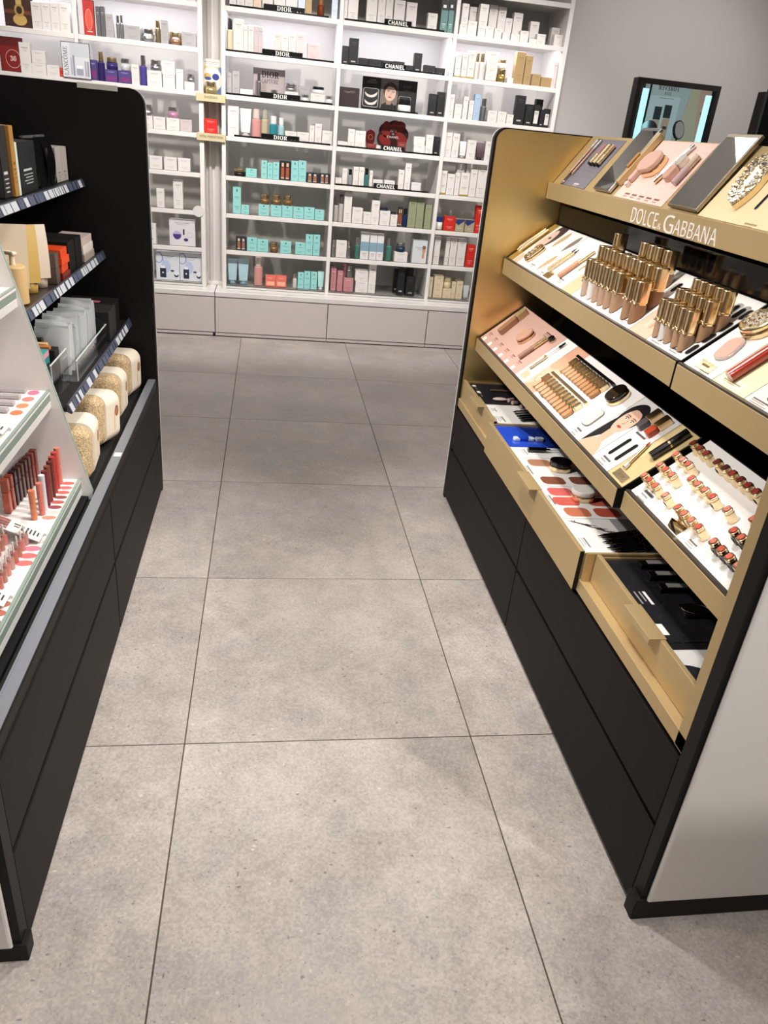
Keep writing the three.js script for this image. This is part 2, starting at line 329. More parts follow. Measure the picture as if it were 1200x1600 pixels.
function sloped(key, label, za, zb, xl, yl, lipH) {
  const t = thing('tester_tray', label, 'tray', [xl, yl, 0]);
  mesh('lip', rbx(0, 0.012, -lipH, 0, za, zb, 0.0012), M.gold, t);
  mesh('lip_edge', bx(0.002, 0.0135, -0.0005, 0.0045, za, zb), paint('#4a433c', 0.3, 0.4), t);
  mesh('underside', bx(0.012, 1.333 - xl, -lipH, -lipH + 0.006, za, zb), M.blackMatte, t);
  mesh('end_cap', prismZ([[0.0005, -lipH + 0.001], [0.0005, 0.002], [0.012, 0.004], [0.012 + TL * Math.cos(trayAngle), 0.002 + TL * Math.sin(trayAngle)], [0.012 + TL * Math.cos(trayAngle), -lipH]], zb, zb + 0.003), M.blackMatte, t);
  mesh('back_strip', bx(1.29 - xl, 1.295 - xl, (1.278 - xl) * tanTray - 0.02, (1.278 - xl) * tanTray + 0.06, za, zb), std(0x0c0b0b, 0.08), t);
  const s = new THREE.Group(); s.name = 'bed'; s.position.set(0.012, 0, 0); s.rotation.z = trayAngle; t.add(s);
  mesh('bed_board', bx(0, TL + 0.004, -0.012, 0, za, zb - 0.0005), M.blackMatte, s);
  trays[key] = { bed: s, x: xl + 0.012, y: yl, angle: trayAngle };
}
sloped('up', 'upper sloped gold tester tray, long far section', -1.482, -0.055, 1.098, 1.052, 0.058);
sloped('upN', 'upper sloped gold tester tray, short near section', -0.047, 0.482, 1.098, 1.05, 0.058);
sloped('low', 'lower sloped gold tester tray, long far section', -1.482, -0.055, 1.035, 0.733, 0.05);
sloped('lowN', 'lower sloped gold tester tray of lipsticks, short near section', -0.04, 0.482, 1.048, 0.736, 0.05);
{
  const t = thing('tester_shelf', 'top gold tester shelf with white lettering on its lip', 'shelf', [1.225, 1.337, 0]), a1 = rad(54);
  const lip = mesh('lip', rbx(0, 0.012, -0.057, 0, -1.488, 0.4845, 0.0012), M.gold, t);
  mesh('underside', bx(0.012, 0.105, -0.057, -0.05, -1.488, 0.4845), M.blackMatte, t);
  const s = new THREE.Group(); s.name = 'bed'; s.position.set(0.012, -0.012, 0); s.rotation.z = a1; t.add(s);
  mesh('bed_board', bx(0, 0.222, -0.01, 0, -1.488, 0.4845), M.goldCard, s);
  mesh('rear_board', bx(0.145, 0.36, -0.036, 0.163, -1.488, 0.4845), M.blackMatte, t);
  trays.top = { bed: s, x: 1.237, y: 1.325, angle: a1 };
  const ltr = std(0xdedad4, 0.4);
  for (const [txt, hh, w, y, z] of [['DOLCE', 0.04, 0.166, -0.0535, -0.633], ['&', 0.015, 0.021, -0.0525, -0.5325], ['G', 0.045, 0.055, -0.0555, -0.4835], ['ABBANA', 0.037, 0.214, -0.0535, -0.345]]) {
    const l = mesh('lettering', textGeo(txt, fontThin, hh, w), ltr, lip); l.rotation.y = -Math.PI / 2; l.position.set(-0.0004, y, z);
  }
}

// ---------------------------------------------------------------- left gondola (black)
{
  const g = thing('cosmetics_gondola', 'black cosmetics gondola with three stepped shelves and drawers on the left', 'display stand', [-0.24, 0, 0]);
  const X = (v) => v + 0.24;
  const p1 = mesh('end_panel', slab(panelShape(0, -0.75, GH, 0.05), GZ0, -1.494), M.black, g);
  mesh('white_facing', slab(panelShape(0.001, -0.75, GH + 0.001, 0.051, 0.055), GZ0 - 0.009, GZ0), M.white, p1);
  mesh('paper_sticker', bx(X(-0.455), X(-0.325), GH - 0.014, GH + 0.0022, -1.4945, -1.493), paint(0xd9d7d0, 0.6), p1);
  const p2 = mesh('end_panel', slab(panelShape(0, -0.75, GH, 0.05), 0.516, GZ1), M.black, g);
  mesh('white_facing', slab(panelShape(-0.014, -0.75, GH, 0.04, 0.045), GZ1, GZ1 + 0.012, 0.005), M.white, p2);
  mesh('plinth_block', rbx(-0.75, 0.01, 0, 0.045, 0.52, GZ1 + 0.006, 0.003), M.black, p2);
  mesh('spine', bx(-0.75, -0.53, 0.02, 1.48, -1.494, 0.516), M.blackMatte, g);
  mesh('plinth', bx(-0.7, -0.02, 0, 0.03, -1.494, 0.516), M.blackMatte, g);
  mesh('carcass', bx(-0.7, -0.02, 0.03, 0.44, -1.494, 0.516), M.blackMatte, g);
  for (const [za, zb] of [[-1.492, -0.491], [-0.483, 0.514]]) for (const [ya, yb] of [[0.012, 0.243], [0.256, 0.455]]) mesh('drawer', rbx(-0.02, 0, ya, yb, za, zb, 0.0022), M.drawer, g);
  mesh('front_rim', rbx(-0.035, -0.003, 0.44, 0.489, -1.494, 0.516, 0.003), M.black, g);
  const rail = mesh('price_rail', prismZ([[-0.038, 0.482], [-0.03, 0.4905], [-0.006, 0.4905], [-0.006, 0.4892], [-0.0352, 0.4892], [-0.0378, 0.479]], -1.494, 0.516), M.rail, g);
  mesh('price_label', bx(-0.03, -0.008, 0.4905, 0.4915, -0.745, -0.715), paint(0xd2d0cc, 0.6), rail);
  mesh('well_floor', bx(-0.5, -0.035, 0.44, 0.452, -1.494, 0.516), M.blackSoft, g);
  [[-0.463, 1.2], [-0.41, 0.962], [-0.332, 0.72]].forEach(([xf, y], i) => {
    const s = new THREE.Group(); s.name = 'shelf'; s.position.set(X(xf), y, 0); g.add(s);
    mesh('board', bx(-0.31 - (i - 1) * -0.06, -0.004, -0.012, 0, -1.493, -0.505), i === 1 ? std(0x2b2320, 0.35) : M.black, s);
    mesh('price_rail', prismZ([[-0.004, -0.012], [0.006, -0.018], [0.009, -0.016], [0.0, 0.009], [-0.004, 0.009]], -1.493, -0.505), std(0x3e4350, 0.3, 0.2), s);
    let z = -1.45 + i * 0.01;
    while (z < -0.52) {   // paper price tickets in the rail
      const w = rr(0.012, 0.05), pale = rnd() > 0.45;
      const tk = mesh('price_ticket', bx(-0.0005, 0.0008, -0.0115, 0.0115, 0, Math.min(w, -0.508 - z)), paint(pale ? 0xb4b7be : 0x454b60, 0.45), s);
      tk.position.set(0.0058, -0.004, z); tk.rotation.z = 0.37; z += w + rr(0.004, 0.02);
    }
  });
}
const WALL = [
  [0,6,'c','w',-1.2591,1.8112,-4.3025,0.0564,0.1463,0.0550,0], [0,6,'c','w',-1.2036,1.8112,-4.3009,0.0519,0.1501,0.0519,0], [0,6,'c','w',-1.1508,1.8112,-4.3004,0.0509,0.1528,0.0509,0], [0,6,'c','w',-1.0934,1.8112,-4.3025,0.0611,0.1559,0.0550,0],
  [0,5,'c','w',-1.3511,1.5662,-4.3025,0.0656,0.1679,0.0550,0], [0,5,'c','w',-1.2745,1.5662,-4.3050,0.0849,0.0619,0.0600,0], [0,5,'c','w',-1.2712,1.6284,-4.3050,0.0818,0.0691,0.0600,1], [0,5,'c','w',-1.1911,1.5662,-4.3050,0.0772,0.0602,0.0600,0],
  [0,5,'c','red',-1.1402,1.5662,-4.2861,0.0221,0.0502,0.0221,0], [1,7,'c','pink',-0.4339,2.0562,-4.3025,0.0549,0.0822,0.0549,0], [1,7,'c','w',-0.3764,2.0562,-4.2998,0.0496,0.0790,0.0496,0], [1,7,'c','pink',-0.3212,2.0562,-4.2999,0.0497,0.0850,0.0497,0],
  [1,6,'c','dark',-0.8946,1.8112,-4.2875,0.0251,0.1610,0.0251,0], [1,6,'c','dark',-0.8665,1.8112,-4.2884,0.0269,0.1640,0.0269,0], [1,6,'c','grey',-0.8283,1.8112,-4.2984,0.0467,0.1298,0.0467,0], [1,6,'b','silver',-0.7779,1.8112,-4.2859,0.0218,0.1284,0.0218,0],
  [1,6,'b','silver',-0.7553,1.8112,-4.2853,0.0207,0.1327,0.0207,0], [1,6,'c','grey',-0.6943,1.8112,-4.3050,0.0984,0.0811,0.0600,0], [1,6,'j','silver',-0.6008,1.8112,-4.3167,0.0835,0.0762,0.0835,0], [1,6,'b','gold',-0.5375,1.8112,-4.2934,0.0368,0.1264,0.0368,0],
  [1,6,'c','grey',-0.4942,1.8112,-4.2978,0.0455,0.1309,0.0455,0], [1,6,'j','rose',-0.4309,1.8112,-4.3142,0.0784,0.0741,0.0784,0], [1,6,'c','grey',-0.3455,1.8112,-4.3050,0.0880,0.0799,0.0600,0], [1,5,'c','purple',-0.9436,1.5662,-4.2962,0.0424,0.1147,0.0424,0],
  [1,5,'b','purple',-0.8974,1.5662,-4.2962,0.0425,0.1642,0.0425,0], [1,5,'c','purple',-0.8365,1.5662,-4.3050,0.0765,0.0708,0.0600,0], [1,5,'j','purple',-0.8329,1.6373,-4.3113,0.0726,0.0693,0.0726,1], [1,5,'c','purple',-0.7535,1.5662,-4.3050,0.0791,0.0729,0.0600,0],
  [1,5,'j','clear',-0.7494,1.6394,-4.3059,0.0617,0.0684,0.0617,1], [1,5,'c','w',-0.6864,1.5662,-4.2993,0.0486,0.1149,0.0486,0], [1,5,'b','violet',-0.6371,1.5662,-4.2965,0.0430,0.1700,0.0430,0], [1,5,'c','w',-0.5673,1.5662,-4.3050,0.0924,0.0910,0.0600,0],
  [1,5,'j','silver',-0.5608,1.6575,-4.3090,0.0679,0.0609,0.0679,1], [1,5,'c','w',-0.4775,1.5662,-4.3050,0.0768,0.0752,0.0600,0], [1,5,'c','w',-0.4775,1.6417,-4.3050,0.0820,0.0769,0.0600,1], [1,5,'c','w',-0.4100,1.5662,-4.2980,0.0460,0.1145,0.0460,0],
  [1,5,'c','w',-0.3477,1.5662,-4.3050,0.0624,0.0486,0.0600,0], [1,5,'j','silver',-0.3395,1.6151,-4.2992,0.0484,0.0458,0.0484,1], [1,4,'c','w',-0.6297,1.3212,-4.3050,0.0779,0.0723,0.0600,0], [1,4,'j','silver',-0.6232,1.3938,-4.3085,0.0670,0.0669,0.0670,1],
  [1,4,'c','w',-0.5478,1.3212,-4.3050,0.0771,0.0723,0.0600,0], [1,4,'c','w',-0.4603,1.3212,-4.3050,0.0845,0.0728,0.0600,0], [1,4,'j','pinkjar',-0.4602,1.3943,-4.3100,0.0700,0.0657,0.0700,1], [1,4,'c','pgrey',-0.3765,1.3212,-4.3050,0.0766,0.0718,0.0600,0],
  [1,3,'c','w',-0.6520,1.0762,-4.2976,0.0451,0.0758,0.0451,0], [1,3,'c','w',-0.5820,1.0762,-4.3050,0.0834,0.0784,0.0600,0], [1,3,'c','w',-0.4844,1.0762,-4.3050,0.0838,0.0790,0.0600,0], [1,3,'c','w',-0.3958,1.0762,-4.3050,0.0818,0.0798,0.0600,0],
  [1,2,'c','w',-0.6577,0.8332,-4.2925,0.0351,0.1196,0.0351,0], [1,2,'c','w',-0.5604,0.8332,-4.3005,0.0511,0.1194,0.0511,0], [1,2,'c','w',-0.4414,0.8332,-4.3025,0.0635,0.1832,0.0550,0], [1,1,'c','wdot',-0.6400,0.5882,-4.3025,0.0803,0.1351,0.0550,0],
  [1,1,'c','gift',-0.4205,0.5882,-4.3050,0.1772,0.1757,0.0600,0], [1,0,'c','wdot',-0.6591,0.3462,-4.3001,0.0502,0.1998,0.0502,0], [1,0,'c','set',-0.5284,0.3462,-4.3025,0.1619,0.1942,0.0550,0], [1,0,'c','set',-0.3675,0.3462,-4.3025,0.1531,0.1963,0.0550,0],
  [2,7,'c','w',-0.0686,2.0562,-4.2963,0.0425,0.0933,0.0425,0], [2,7,'c','w',-0.0215,2.0562,-4.2985,0.0471,0.0983,0.0471,0], [2,7,'c','w',0.0307,2.0562,-4.3003,0.0506,0.1039,0.0506,0], [2,7,'c','peach',0.0831,2.0562,-4.2998,0.0496,0.1000,0.0496,0],
  [2,7,'c','w',0.1464,2.0562,-4.3025,0.0679,0.1163,0.0550,0], [2,7,'c','w',0.2218,2.0562,-4.3025,0.0715,0.1244,0.0550,0], [2,7,'c','w',0.2970,2.0562,-4.3025,0.0741,0.1324,0.0550,0], [2,7,'c','pblue',0.3605,2.0562,-4.2979,0.0457,0.1392,0.0457,0],
  [2,7,'c','gold',0.4058,2.0562,-4.2951,0.0401,0.1440,0.0401,0], [2,7,'b','amber',0.4849,2.0562,-4.2975,0.0461,0.0997,0.0450,0], [2,7,'c','pblue',0.5721,2.0562,-4.2941,0.0381,0.1618,0.0381,0], [2,6,'b','cream',-0.0879,1.8112,-4.2944,0.0387,0.1827,0.0387,0],
  [2,6,'c','pinkw',-0.0343,1.8112,-4.3025,0.0617,0.1833,0.0550,0], [2,6,'c','pinkw',0.0121,1.8112,-4.2882,0.0264,0.1538,0.0264,0], [2,6,'c','pinkw',0.0454,1.8112,-4.2928,0.0356,0.1572,0.0356,0], [2,6,'c','pgrey',0.0782,1.8112,-4.2877,0.0253,0.1557,0.0253,0],
  [2,6,'c','pgrey',0.1076,1.8112,-4.2894,0.0288,0.1557,0.0288,0], [2,6,'c','pinkw',0.2126,1.8112,-4.2982,0.0464,0.1348,0.0464,0], [2,6,'c','w',0.2610,1.8112,-4.2965,0.0430,0.1298,0.0430,0], [2,6,'c','w',0.3081,1.8112,-4.2983,0.0466,0.1445,0.0466,0],
  [2,6,'c','pinkw',0.3607,1.8112,-4.3007,0.0514,0.1499,0.0514,0], [2,6,'c','pink',0.4474,1.8112,-4.3025,0.0765,0.0984,0.0550,0], [2,5,'c','grey',-0.0939,1.5662,-4.2921,0.0343,0.1264,0.0343,0], [2,5,'c','grey',-0.0498,1.5662,-4.2984,0.0468,0.1392,0.0468,0],
  [2,5,'c','w',0.0186,1.5662,-4.3050,0.0825,0.0419,0.0600,0], [2,5,'b','silver',0.0988,1.5662,-4.2909,0.0318,0.1454,0.0318,0], [2,5,'j','clear',0.1993,1.5662,-4.2994,0.0488,0.0559,0.0488,0], [2,5,'j','silver',0.3109,1.6206,-4.3132,0.0763,0.0490,0.0763,1],
  [2,5,'c','w',0.3142,1.5662,-4.3050,0.0874,0.0541,0.0600,0], [2,5,'c','grey',0.4005,1.5662,-4.3875,0.0767,0.0988,0.0550,2], [2,5,'j','clear',0.4059,1.5662,-4.3021,0.0542,0.0489,0.0542,0], [2,5,'c','w',0.4894,1.5662,-4.3050,0.0931,0.0589,0.0600,0],
  [2,5,'j','black',0.4931,1.6254,-4.3153,0.0807,0.0426,0.0807,1], [2,5,'j','clear',0.5679,1.5662,-4.3005,0.0510,0.0556,0.0510,0], [2,4,'c','w',-0.0661,1.3212,-4.3025,0.0739,0.1805,0.0550,0], [2,4,'t','w',0.0152,1.3212,-4.2950,0.0742,0.1827,0.0400,0],
  [2,4,'b','pinkb',0.0848,1.3212,-4.2975,0.0601,0.1784,0.0450,0], [2,4,'b','beige',0.1426,1.3212,-4.2975,0.0482,0.1837,0.0450,0], [2,4,'b','teal',0.2005,1.3212,-4.2975,0.0545,0.1458,0.0450,0], [2,4,'b','lteal',0.2522,1.3212,-4.2956,0.0413,0.1397,0.0413,0],
  [2,4,'c','w',0.3175,1.3212,-4.3050,0.0795,0.0634,0.0600,0], [2,4,'c','w',0.4013,1.3212,-4.3050,0.0823,0.0653,0.0600,0], [2,4,'c','w',0.4607,1.3212,-4.2916,0.0332,0.1125,0.0332,0], [2,4,'c','w',0.5029,1.3212,-4.2984,0.0468,0.1273,0.0468,0],
  [2,4,'c','w',0.5651,1.3212,-4.3025,0.0697,0.0889,0.0550,0], [2,3,'j','blackgold',-0.0236,1.0762,-4.3149,0.0799,0.0468,0.0799,0], [2,3,'c','teal',0.0558,1.0762,-4.3050,0.0740,0.0535,0.0600,0], [2,3,'c','teal',0.1432,1.0762,-4.2948,0.0396,0.1122,0.0396,0],
  [2,3,'c','teal',0.1830,1.0762,-4.2924,0.0347,0.1019,0.0347,0], [2,3,'c','teal',0.2239,1.0762,-4.2961,0.0422,0.1076,0.0422,0], [2,3,'c','amberduo',0.2867,1.0762,-4.3025,0.0785,0.1220,0.0550,0], [2,3,'c','teal',0.3528,1.0762,-4.2994,0.0487,0.1277,0.0487,0],
  [2,3,'c','teal',0.4054,1.0762,-4.3007,0.0513,0.1344,0.0513,0], [2,3,'c','night',0.4783,1.0762,-4.3050,0.0857,0.0623,0.0600,0], [2,3,'c','night',0.5626,1.0762,-4.3050,0.0748,0.0649,0.0600,0], [2,2,'c','teal',-0.0416,0.8332,-4.3025,0.0561,0.1730,0.0550,0],
  [2,2,'c','teal',0.0163,0.8332,-4.3020,0.0541,0.0564,0.0541,0], [2,2,'c','teal',0.1455,0.8332,-4.3025,0.0733,0.0737,0.0550,0], [2,2,'j','amberjar',0.1517,0.9072,-4.3064,0.0629,0.0678,0.0629,1], [2,2,'c','teal',0.2318,0.8332,-4.3025,0.0737,0.0757,0.0550,0],
  [2,2,'j','amberjar',0.2324,0.9092,-4.3078,0.0656,0.0664,0.0656,1], [2,2,'c','teal',0.3109,0.8332,-4.3025,0.0740,0.0771,0.0550,0], [2,2,'j','amberjar',0.3135,0.9106,-4.3067,0.0634,0.0679,0.0634,1], [2,2,'c','teal',0.3885,0.8332,-4.3025,0.0730,0.0735,0.0550,0],
  [2,2,'c','teal',0.4651,0.8332,-4.3025,0.0746,0.0771,0.0550,0], [2,2,'c','teal',0.5377,0.8332,-4.3025,0.0646,0.0671,0.0550,0], [2,1,'c','night',-0.0102,0.5882,-4.3025,0.0755,0.0885,0.0550,0], [2,1,'c','teal',0.0655,0.5882,-4.3025,0.0707,0.0867,0.0550,0],
  [2,1,'c','teal',0.1422,0.5882,-4.3025,0.0774,0.0799,0.0550,0], [2,1,'j','amberjar',0.2232,0.5882,-4.3042,0.0583,0.0684,0.0583,0], [2,1,'c','teal',0.3070,0.5882,-4.3025,0.0781,0.0795,0.0550,0], [2,1,'c','teal',0.4111,0.5882,-4.3025,0.0720,0.0783,0.0550,0],
  [2,1,'c','teal',0.4746,0.5882,-4.3012,0.0524,0.1416,0.0524,0], [2,1,'c','teal',0.5279,0.5882,-4.2993,0.0486,0.1430,0.0486,0], [2,0,'t','bluet',-0.0716,0.3462,-4.2950,0.0687,0.1764,0.0400,0], [2,0,'t','bluet',0.0057,0.3462,-4.2950,0.0755,0.1780,0.0400,0],
  [2,0,'b','pinkb',0.1132,0.3462,-4.2975,0.0614,0.2045,0.0450,0], [2,0,'c','coral',0.2026,0.3462,-4.3025,0.0752,0.0764,0.0550,0], [2,0,'c','coral',0.2807,0.3462,-4.3025,0.0755,0.0778,0.0550,0], [2,0,'b','serum',0.3807,0.3462,-4.2910,0.0319,0.1014,0.0319,0],
  [2,0,'c','teal',0.4239,0.3462,-4.2970,0.0440,0.1134,0.0440,0], [2,0,'c','teal',0.4712,0.3462,-4.2977,0.0454,0.1244,0.0454,0], [2,0,'c','teal',0.5208,0.3462,-4.2978,0.0455,0.1239,0.0455,0], [2,0,'t','lteal',0.5717,0.3462,-4.2910,0.0456,0.1312,0.0319,0],
  [3,7,'c','w',0.6445,2.0562,-4.2855,0.0209,0.1614,0.0209,0], [3,7,'c','w',0.6906,2.0562,-4.3025,0.0647,0.1665,0.0550,0], [3,7,'c','w',0.8123,2.0562,-4.3025,0.0682,0.1670,0.0550,0], [3,7,'c','w',0.8742,2.0562,-4.2989,0.0479,0.1736,0.0479,0],
  [3,7,'c','w',0.9253,2.0562,-4.2990,0.0480,0.1790,0.0480,0], [3,7,'c','w',0.9923,2.0562,-4.3025,0.0712,0.1484,0.0550,0], [3,7,'c','w',1.0714,2.0562,-4.3025,0.0692,0.1440,0.0550,0], [3,7,'c','w',1.2141,2.0562,-4.3025,0.0637,0.1003,0.0550,0],
  [3,7,'c','tealcap',1.2904,2.0562,-4.2987,0.0474,0.1828,0.0474,0], [3,7,'c','tealcap',1.3358,2.0562,-4.2932,0.0364,0.1882,0.0364,0], [3,6,'c','blk',0.6581,1.8112,-4.2961,0.0422,0.1070,0.0422,0], [3,6,'c','blk',0.7113,1.8112,-4.3025,0.0615,0.1549,0.0550,0],
  [3,6,'c','blk',0.7804,1.8112,-4.3050,0.0645,0.0497,0.0600,0], [3,6,'c','blk',0.8581,1.8112,-4.3050,0.0851,0.0507,0.0600,0], [3,6,'c','blk',0.9417,1.8112,-4.3050,0.0729,0.0502,0.0600,0], [3,6,'c','blk',1.0182,1.8112,-4.3050,0.0740,0.0530,0.0600,0],
  [3,6,'c','blk',1.0957,1.8112,-4.2966,0.0433,0.0384,0.0433,0], [3,6,'c','blk',1.1444,1.8112,-4.3006,0.0512,0.1143,0.0512,0], [3,6,'c','blk',1.2282,1.8112,-4.3050,0.0756,0.0513,0.0600,0], [3,6,'c','blk',1.3021,1.8112,-4.3050,0.0640,0.0435,0.0600,0],
  [3,5,'c','brown',0.7019,1.5662,-4.3050,0.1301,0.1172,0.0600,0], [3,5,'j','black',1.0857,1.5662,-4.3205,0.0911,0.0804,0.0911,0], [3,5,'c','blk',1.2728,1.5662,-4.2994,0.0487,0.1328,0.0487,0], [3,5,'c','blk',1.3294,1.5662,-4.2996,0.0492,0.1491,0.0492,0],
  [3,4,'c','w',0.6743,1.3212,-4.3050,0.0671,0.0340,0.0600,0], [3,4,'c','w',0.7323,1.3212,-4.2980,0.0460,0.1150,0.0460,0], [3,4,'c','w',0.7935,1.3212,-4.3025,0.0721,0.1096,0.0550,0], [3,4,'c','wred',0.8748,1.3212,-4.3050,0.0637,0.0370,0.0600,0],
  [3,4,'c','w',0.9240,1.3212,-4.2885,0.0270,0.0303,0.0270,0], [3,4,'c','wred',1.0864,1.3212,-4.3025,0.0618,0.0628,0.0550,0], [3,4,'c','w',1.2072,1.3784,-4.3050,0.0785,0.0530,0.0600,1], [3,4,'c','w',1.2121,1.3212,-4.3050,0.0788,0.0569,0.0600,0],
  [3,4,'c','w',1.2805,1.3212,-4.3012,0.0523,0.1273,0.0523,0], [3,4,'c','blk',1.3315,1.3212,-4.2958,0.0417,0.1208,0.0417,0], [3,3,'c','w',0.6605,1.0762,-4.2970,0.0440,0.0469,0.0440,0], [3,3,'c','w',0.7016,1.0762,-4.2907,0.0314,0.1106,0.0314,0],
  [3,3,'b','blacksilver',0.7417,1.0762,-4.2908,0.0315,0.1092,0.0315,0], [3,3,'c','w',0.7802,1.0762,-4.2939,0.0379,0.1267,0.0379,0], [3,3,'c','w',0.8198,1.0762,-4.2934,0.0369,0.1272,0.0369,0], [3,3,'b','blackteal',0.8571,1.0762,-4.2914,0.0327,0.1236,0.0327,0],
  [3,3,'c','w',0.8883,1.0762,-4.2861,0.0222,0.1119,0.0222,0], [3,3,'c','w',0.9399,1.0762,-4.3050,0.0691,0.0564,0.0600,0], [3,3,'c','w',1.0232,1.0762,-4.3050,0.0748,0.0574,0.0600,0], [3,3,'c','w',1.1036,1.0762,-4.2948,0.0395,0.1346,0.0395,0],
  [3,3,'c','w',1.1490,1.0762,-4.2964,0.0428,0.1816,0.0428,0], [3,3,'c','w',1.2160,1.0762,-4.3050,0.0679,0.0595,0.0600,0], [3,2,'b','greyb',0.6559,0.8332,-4.2899,0.0298,0.1654,0.0298,0], [3,2,'b','greyb',0.6905,0.8332,-4.2920,0.0341,0.1829,0.0341,0],
  [3,2,'c','w',0.7381,0.8332,-4.3025,0.0555,0.2063,0.0550,0], [3,2,'c','w',0.8108,0.8332,-4.3025,0.0753,0.1034,0.0550,0], [3,2,'c','w',0.8812,0.8332,-4.3025,0.0562,0.0788,0.0550,0], [3,2,'c','w',0.9393,0.8332,-4.3025,0.0573,0.1631,0.0550,0],
  [3,2,'j','night',1.0030,0.9323,-4.3075,0.0649,0.0225,0.0649,1], [3,2,'c','w',1.0103,0.8332,-4.3025,0.0739,0.0988,0.0550,0], [3,2,'j','night',1.0718,0.9123,-4.2957,0.0413,0.0167,0.0413,1], [3,2,'c','w',1.0774,0.8332,-4.3005,0.0510,0.0788,0.0510,0],
  [3,2,'c','amberduo',1.1210,0.8332,-4.2918,0.0335,0.1325,0.0335,0], [3,2,'b','navy',1.1596,0.8332,-4.2929,0.0358,0.1255,0.0358,0], [3,2,'c','olive',1.2072,0.8332,-4.3025,0.0566,0.1992,0.0550,0], [3,2,'c','olive',1.2648,0.8332,-4.3019,0.0537,0.2037,0.0537,0],
  [3,2,'c','olive',1.3263,0.8332,-4.2987,0.0474,0.1655,0.0474,0], [3,1,'b','silver',0.6549,0.5882,-4.2886,0.0272,0.1178,0.0272,0], [3,1,'c','w',0.7103,0.5882,-4.3025,0.0765,0.1167,0.0550,0], [3,1,'b','silver',0.7685,0.5882,-4.2903,0.0307,0.1188,0.0307,0],
  [3,1,'b','greenb',0.8269,0.5882,-4.2915,0.0329,0.1459,0.0329,0], [3,1,'c','band',0.8807,0.5882,-4.3025,0.0615,0.1858,0.0550,0], [3,1,'c','band',0.9421,0.5882,-4.3009,0.0518,0.1832,0.0518,0], [3,1,'c','band',0.9948,0.5882,-4.2993,0.0486,0.1840,0.0486,0],
  [3,1,'b','greenb',1.0633,0.5882,-4.2955,0.0411,0.1580,0.0411,0], [3,1,'j','navyjar',1.1524,0.6556,-4.3084,0.0668,0.0660,0.0668,1], [3,1,'c','w',1.1549,0.5882,-4.3050,0.0985,0.0671,0.0600,0], [3,1,'c','lady',1.2920,0.5882,-4.3025,0.1100,0.1611,0.0550,0],
  [3,0,'c','rosepk',0.6649,0.3462,-4.2950,0.0399,0.1661,0.0399,0], [3,0,'c','rosepk',0.7137,0.3462,-4.2956,0.0411,0.1481,0.0411,0], [3,0,'c','rosepk',0.7449,0.3462,-4.3780,0.0361,0.1842,0.0361,2], [3,0,'c','rosepk',0.7781,0.3462,-4.3025,0.0726,0.0987,0.0550,0],
  [3,0,'b','silver',0.7805,0.4452,-4.2961,0.0422,0.0859,0.0422,1], [3,0,'c','w',0.8738,0.4303,-4.3050,0.0961,0.0772,0.0600,1], [3,0,'c','w',0.8794,0.3462,-4.3050,0.0921,0.0838,0.0600,0], [3,0,'c','w',0.9544,0.3462,-4.3019,0.0539,0.2073,0.0539,0],
  [3,0,'c','blk',1.1524,0.3462,-4.3801,0.0402,0.1742,0.0402,2], [3,0,'c','blk',1.1751,0.3462,-4.3000,0.0499,0.1957,0.0499,0], [3,0,'c','blk',1.2503,0.3462,-4.3025,0.0662,0.1390,0.0550,0], [3,0,'c','blk',1.2517,0.3462,-4.3871,0.0543,0.1865,0.0543,2],
  [4,7,'c','w',1.4253,2.0562,-4.3006,0.0512,0.0607,0.0512,0], [4,7,'c','w',1.4268,2.1172,-4.2981,0.0461,0.1146,0.0461,1], [4,7,'c','w',1.4838,2.0562,-4.3025,0.0625,0.0859,0.0550,0], [4,7,'c','w',1.5095,2.0562,-4.3875,0.0697,0.1741,0.0550,2],
  [4,7,'c','w',1.5498,2.0562,-4.3003,0.0506,0.0495,0.0506,0], [4,7,'c','w',1.5520,2.1060,-4.3025,0.0576,0.1365,0.0550,1], [4,7,'c','w',1.6055,2.0562,-4.3025,0.0563,0.0675,0.0550,0], [4,7,'c','w',1.6363,2.0562,-4.3875,0.0578,0.1988,0.0550,2],
  [4,7,'c','w',1.6632,2.0562,-4.3004,0.0509,0.0618,0.0509,0], [4,7,'c','w',1.6980,2.0562,-4.3875,0.0550,0.1940,0.0550,2], [4,7,'c','w',1.7214,2.0562,-4.3015,0.0530,0.0444,0.0530,0], [4,7,'c','w',1.7508,2.0562,-4.3838,0.0477,0.1369,0.0477,2],
  [4,7,'c','w',1.7837,2.0562,-4.3049,0.0598,0.0429,0.0598,0], [4,7,'c','w',1.8107,2.0562,-4.3875,0.0632,0.1729,0.0550,2], [4,7,'c','w',1.8456,2.0562,-4.3025,0.0571,0.0671,0.0550,0], [4,7,'c','w',1.9080,2.0562,-4.3003,0.0507,0.0279,0.0507,0],
  [4,7,'c','w',1.9330,2.0562,-4.3875,0.0608,0.1363,0.0550,2], [4,7,'c','w',1.9647,2.0562,-4.3025,0.0593,0.0612,0.0550,0], [4,7,'c','w',2.0838,2.0562,-4.3025,0.0604,0.0696,0.0550,0], [4,7,'c','w',2.0854,2.0562,-4.3875,0.0573,0.1167,0.0550,2],
  [4,6,'c','wgold',1.4186,1.8112,-4.2954,0.0407,0.1473,0.0407,0], [4,6,'c','wgold',1.4628,1.8112,-4.2949,0.0399,0.1437,0.0399,0], [4,6,'c','wgold',1.5084,1.8112,-4.2988,0.0475,0.1640,0.0475,0], [4,6,'b','whitegold',1.5504,1.8112,-4.2893,0.0286,0.1563,0.0286,0],
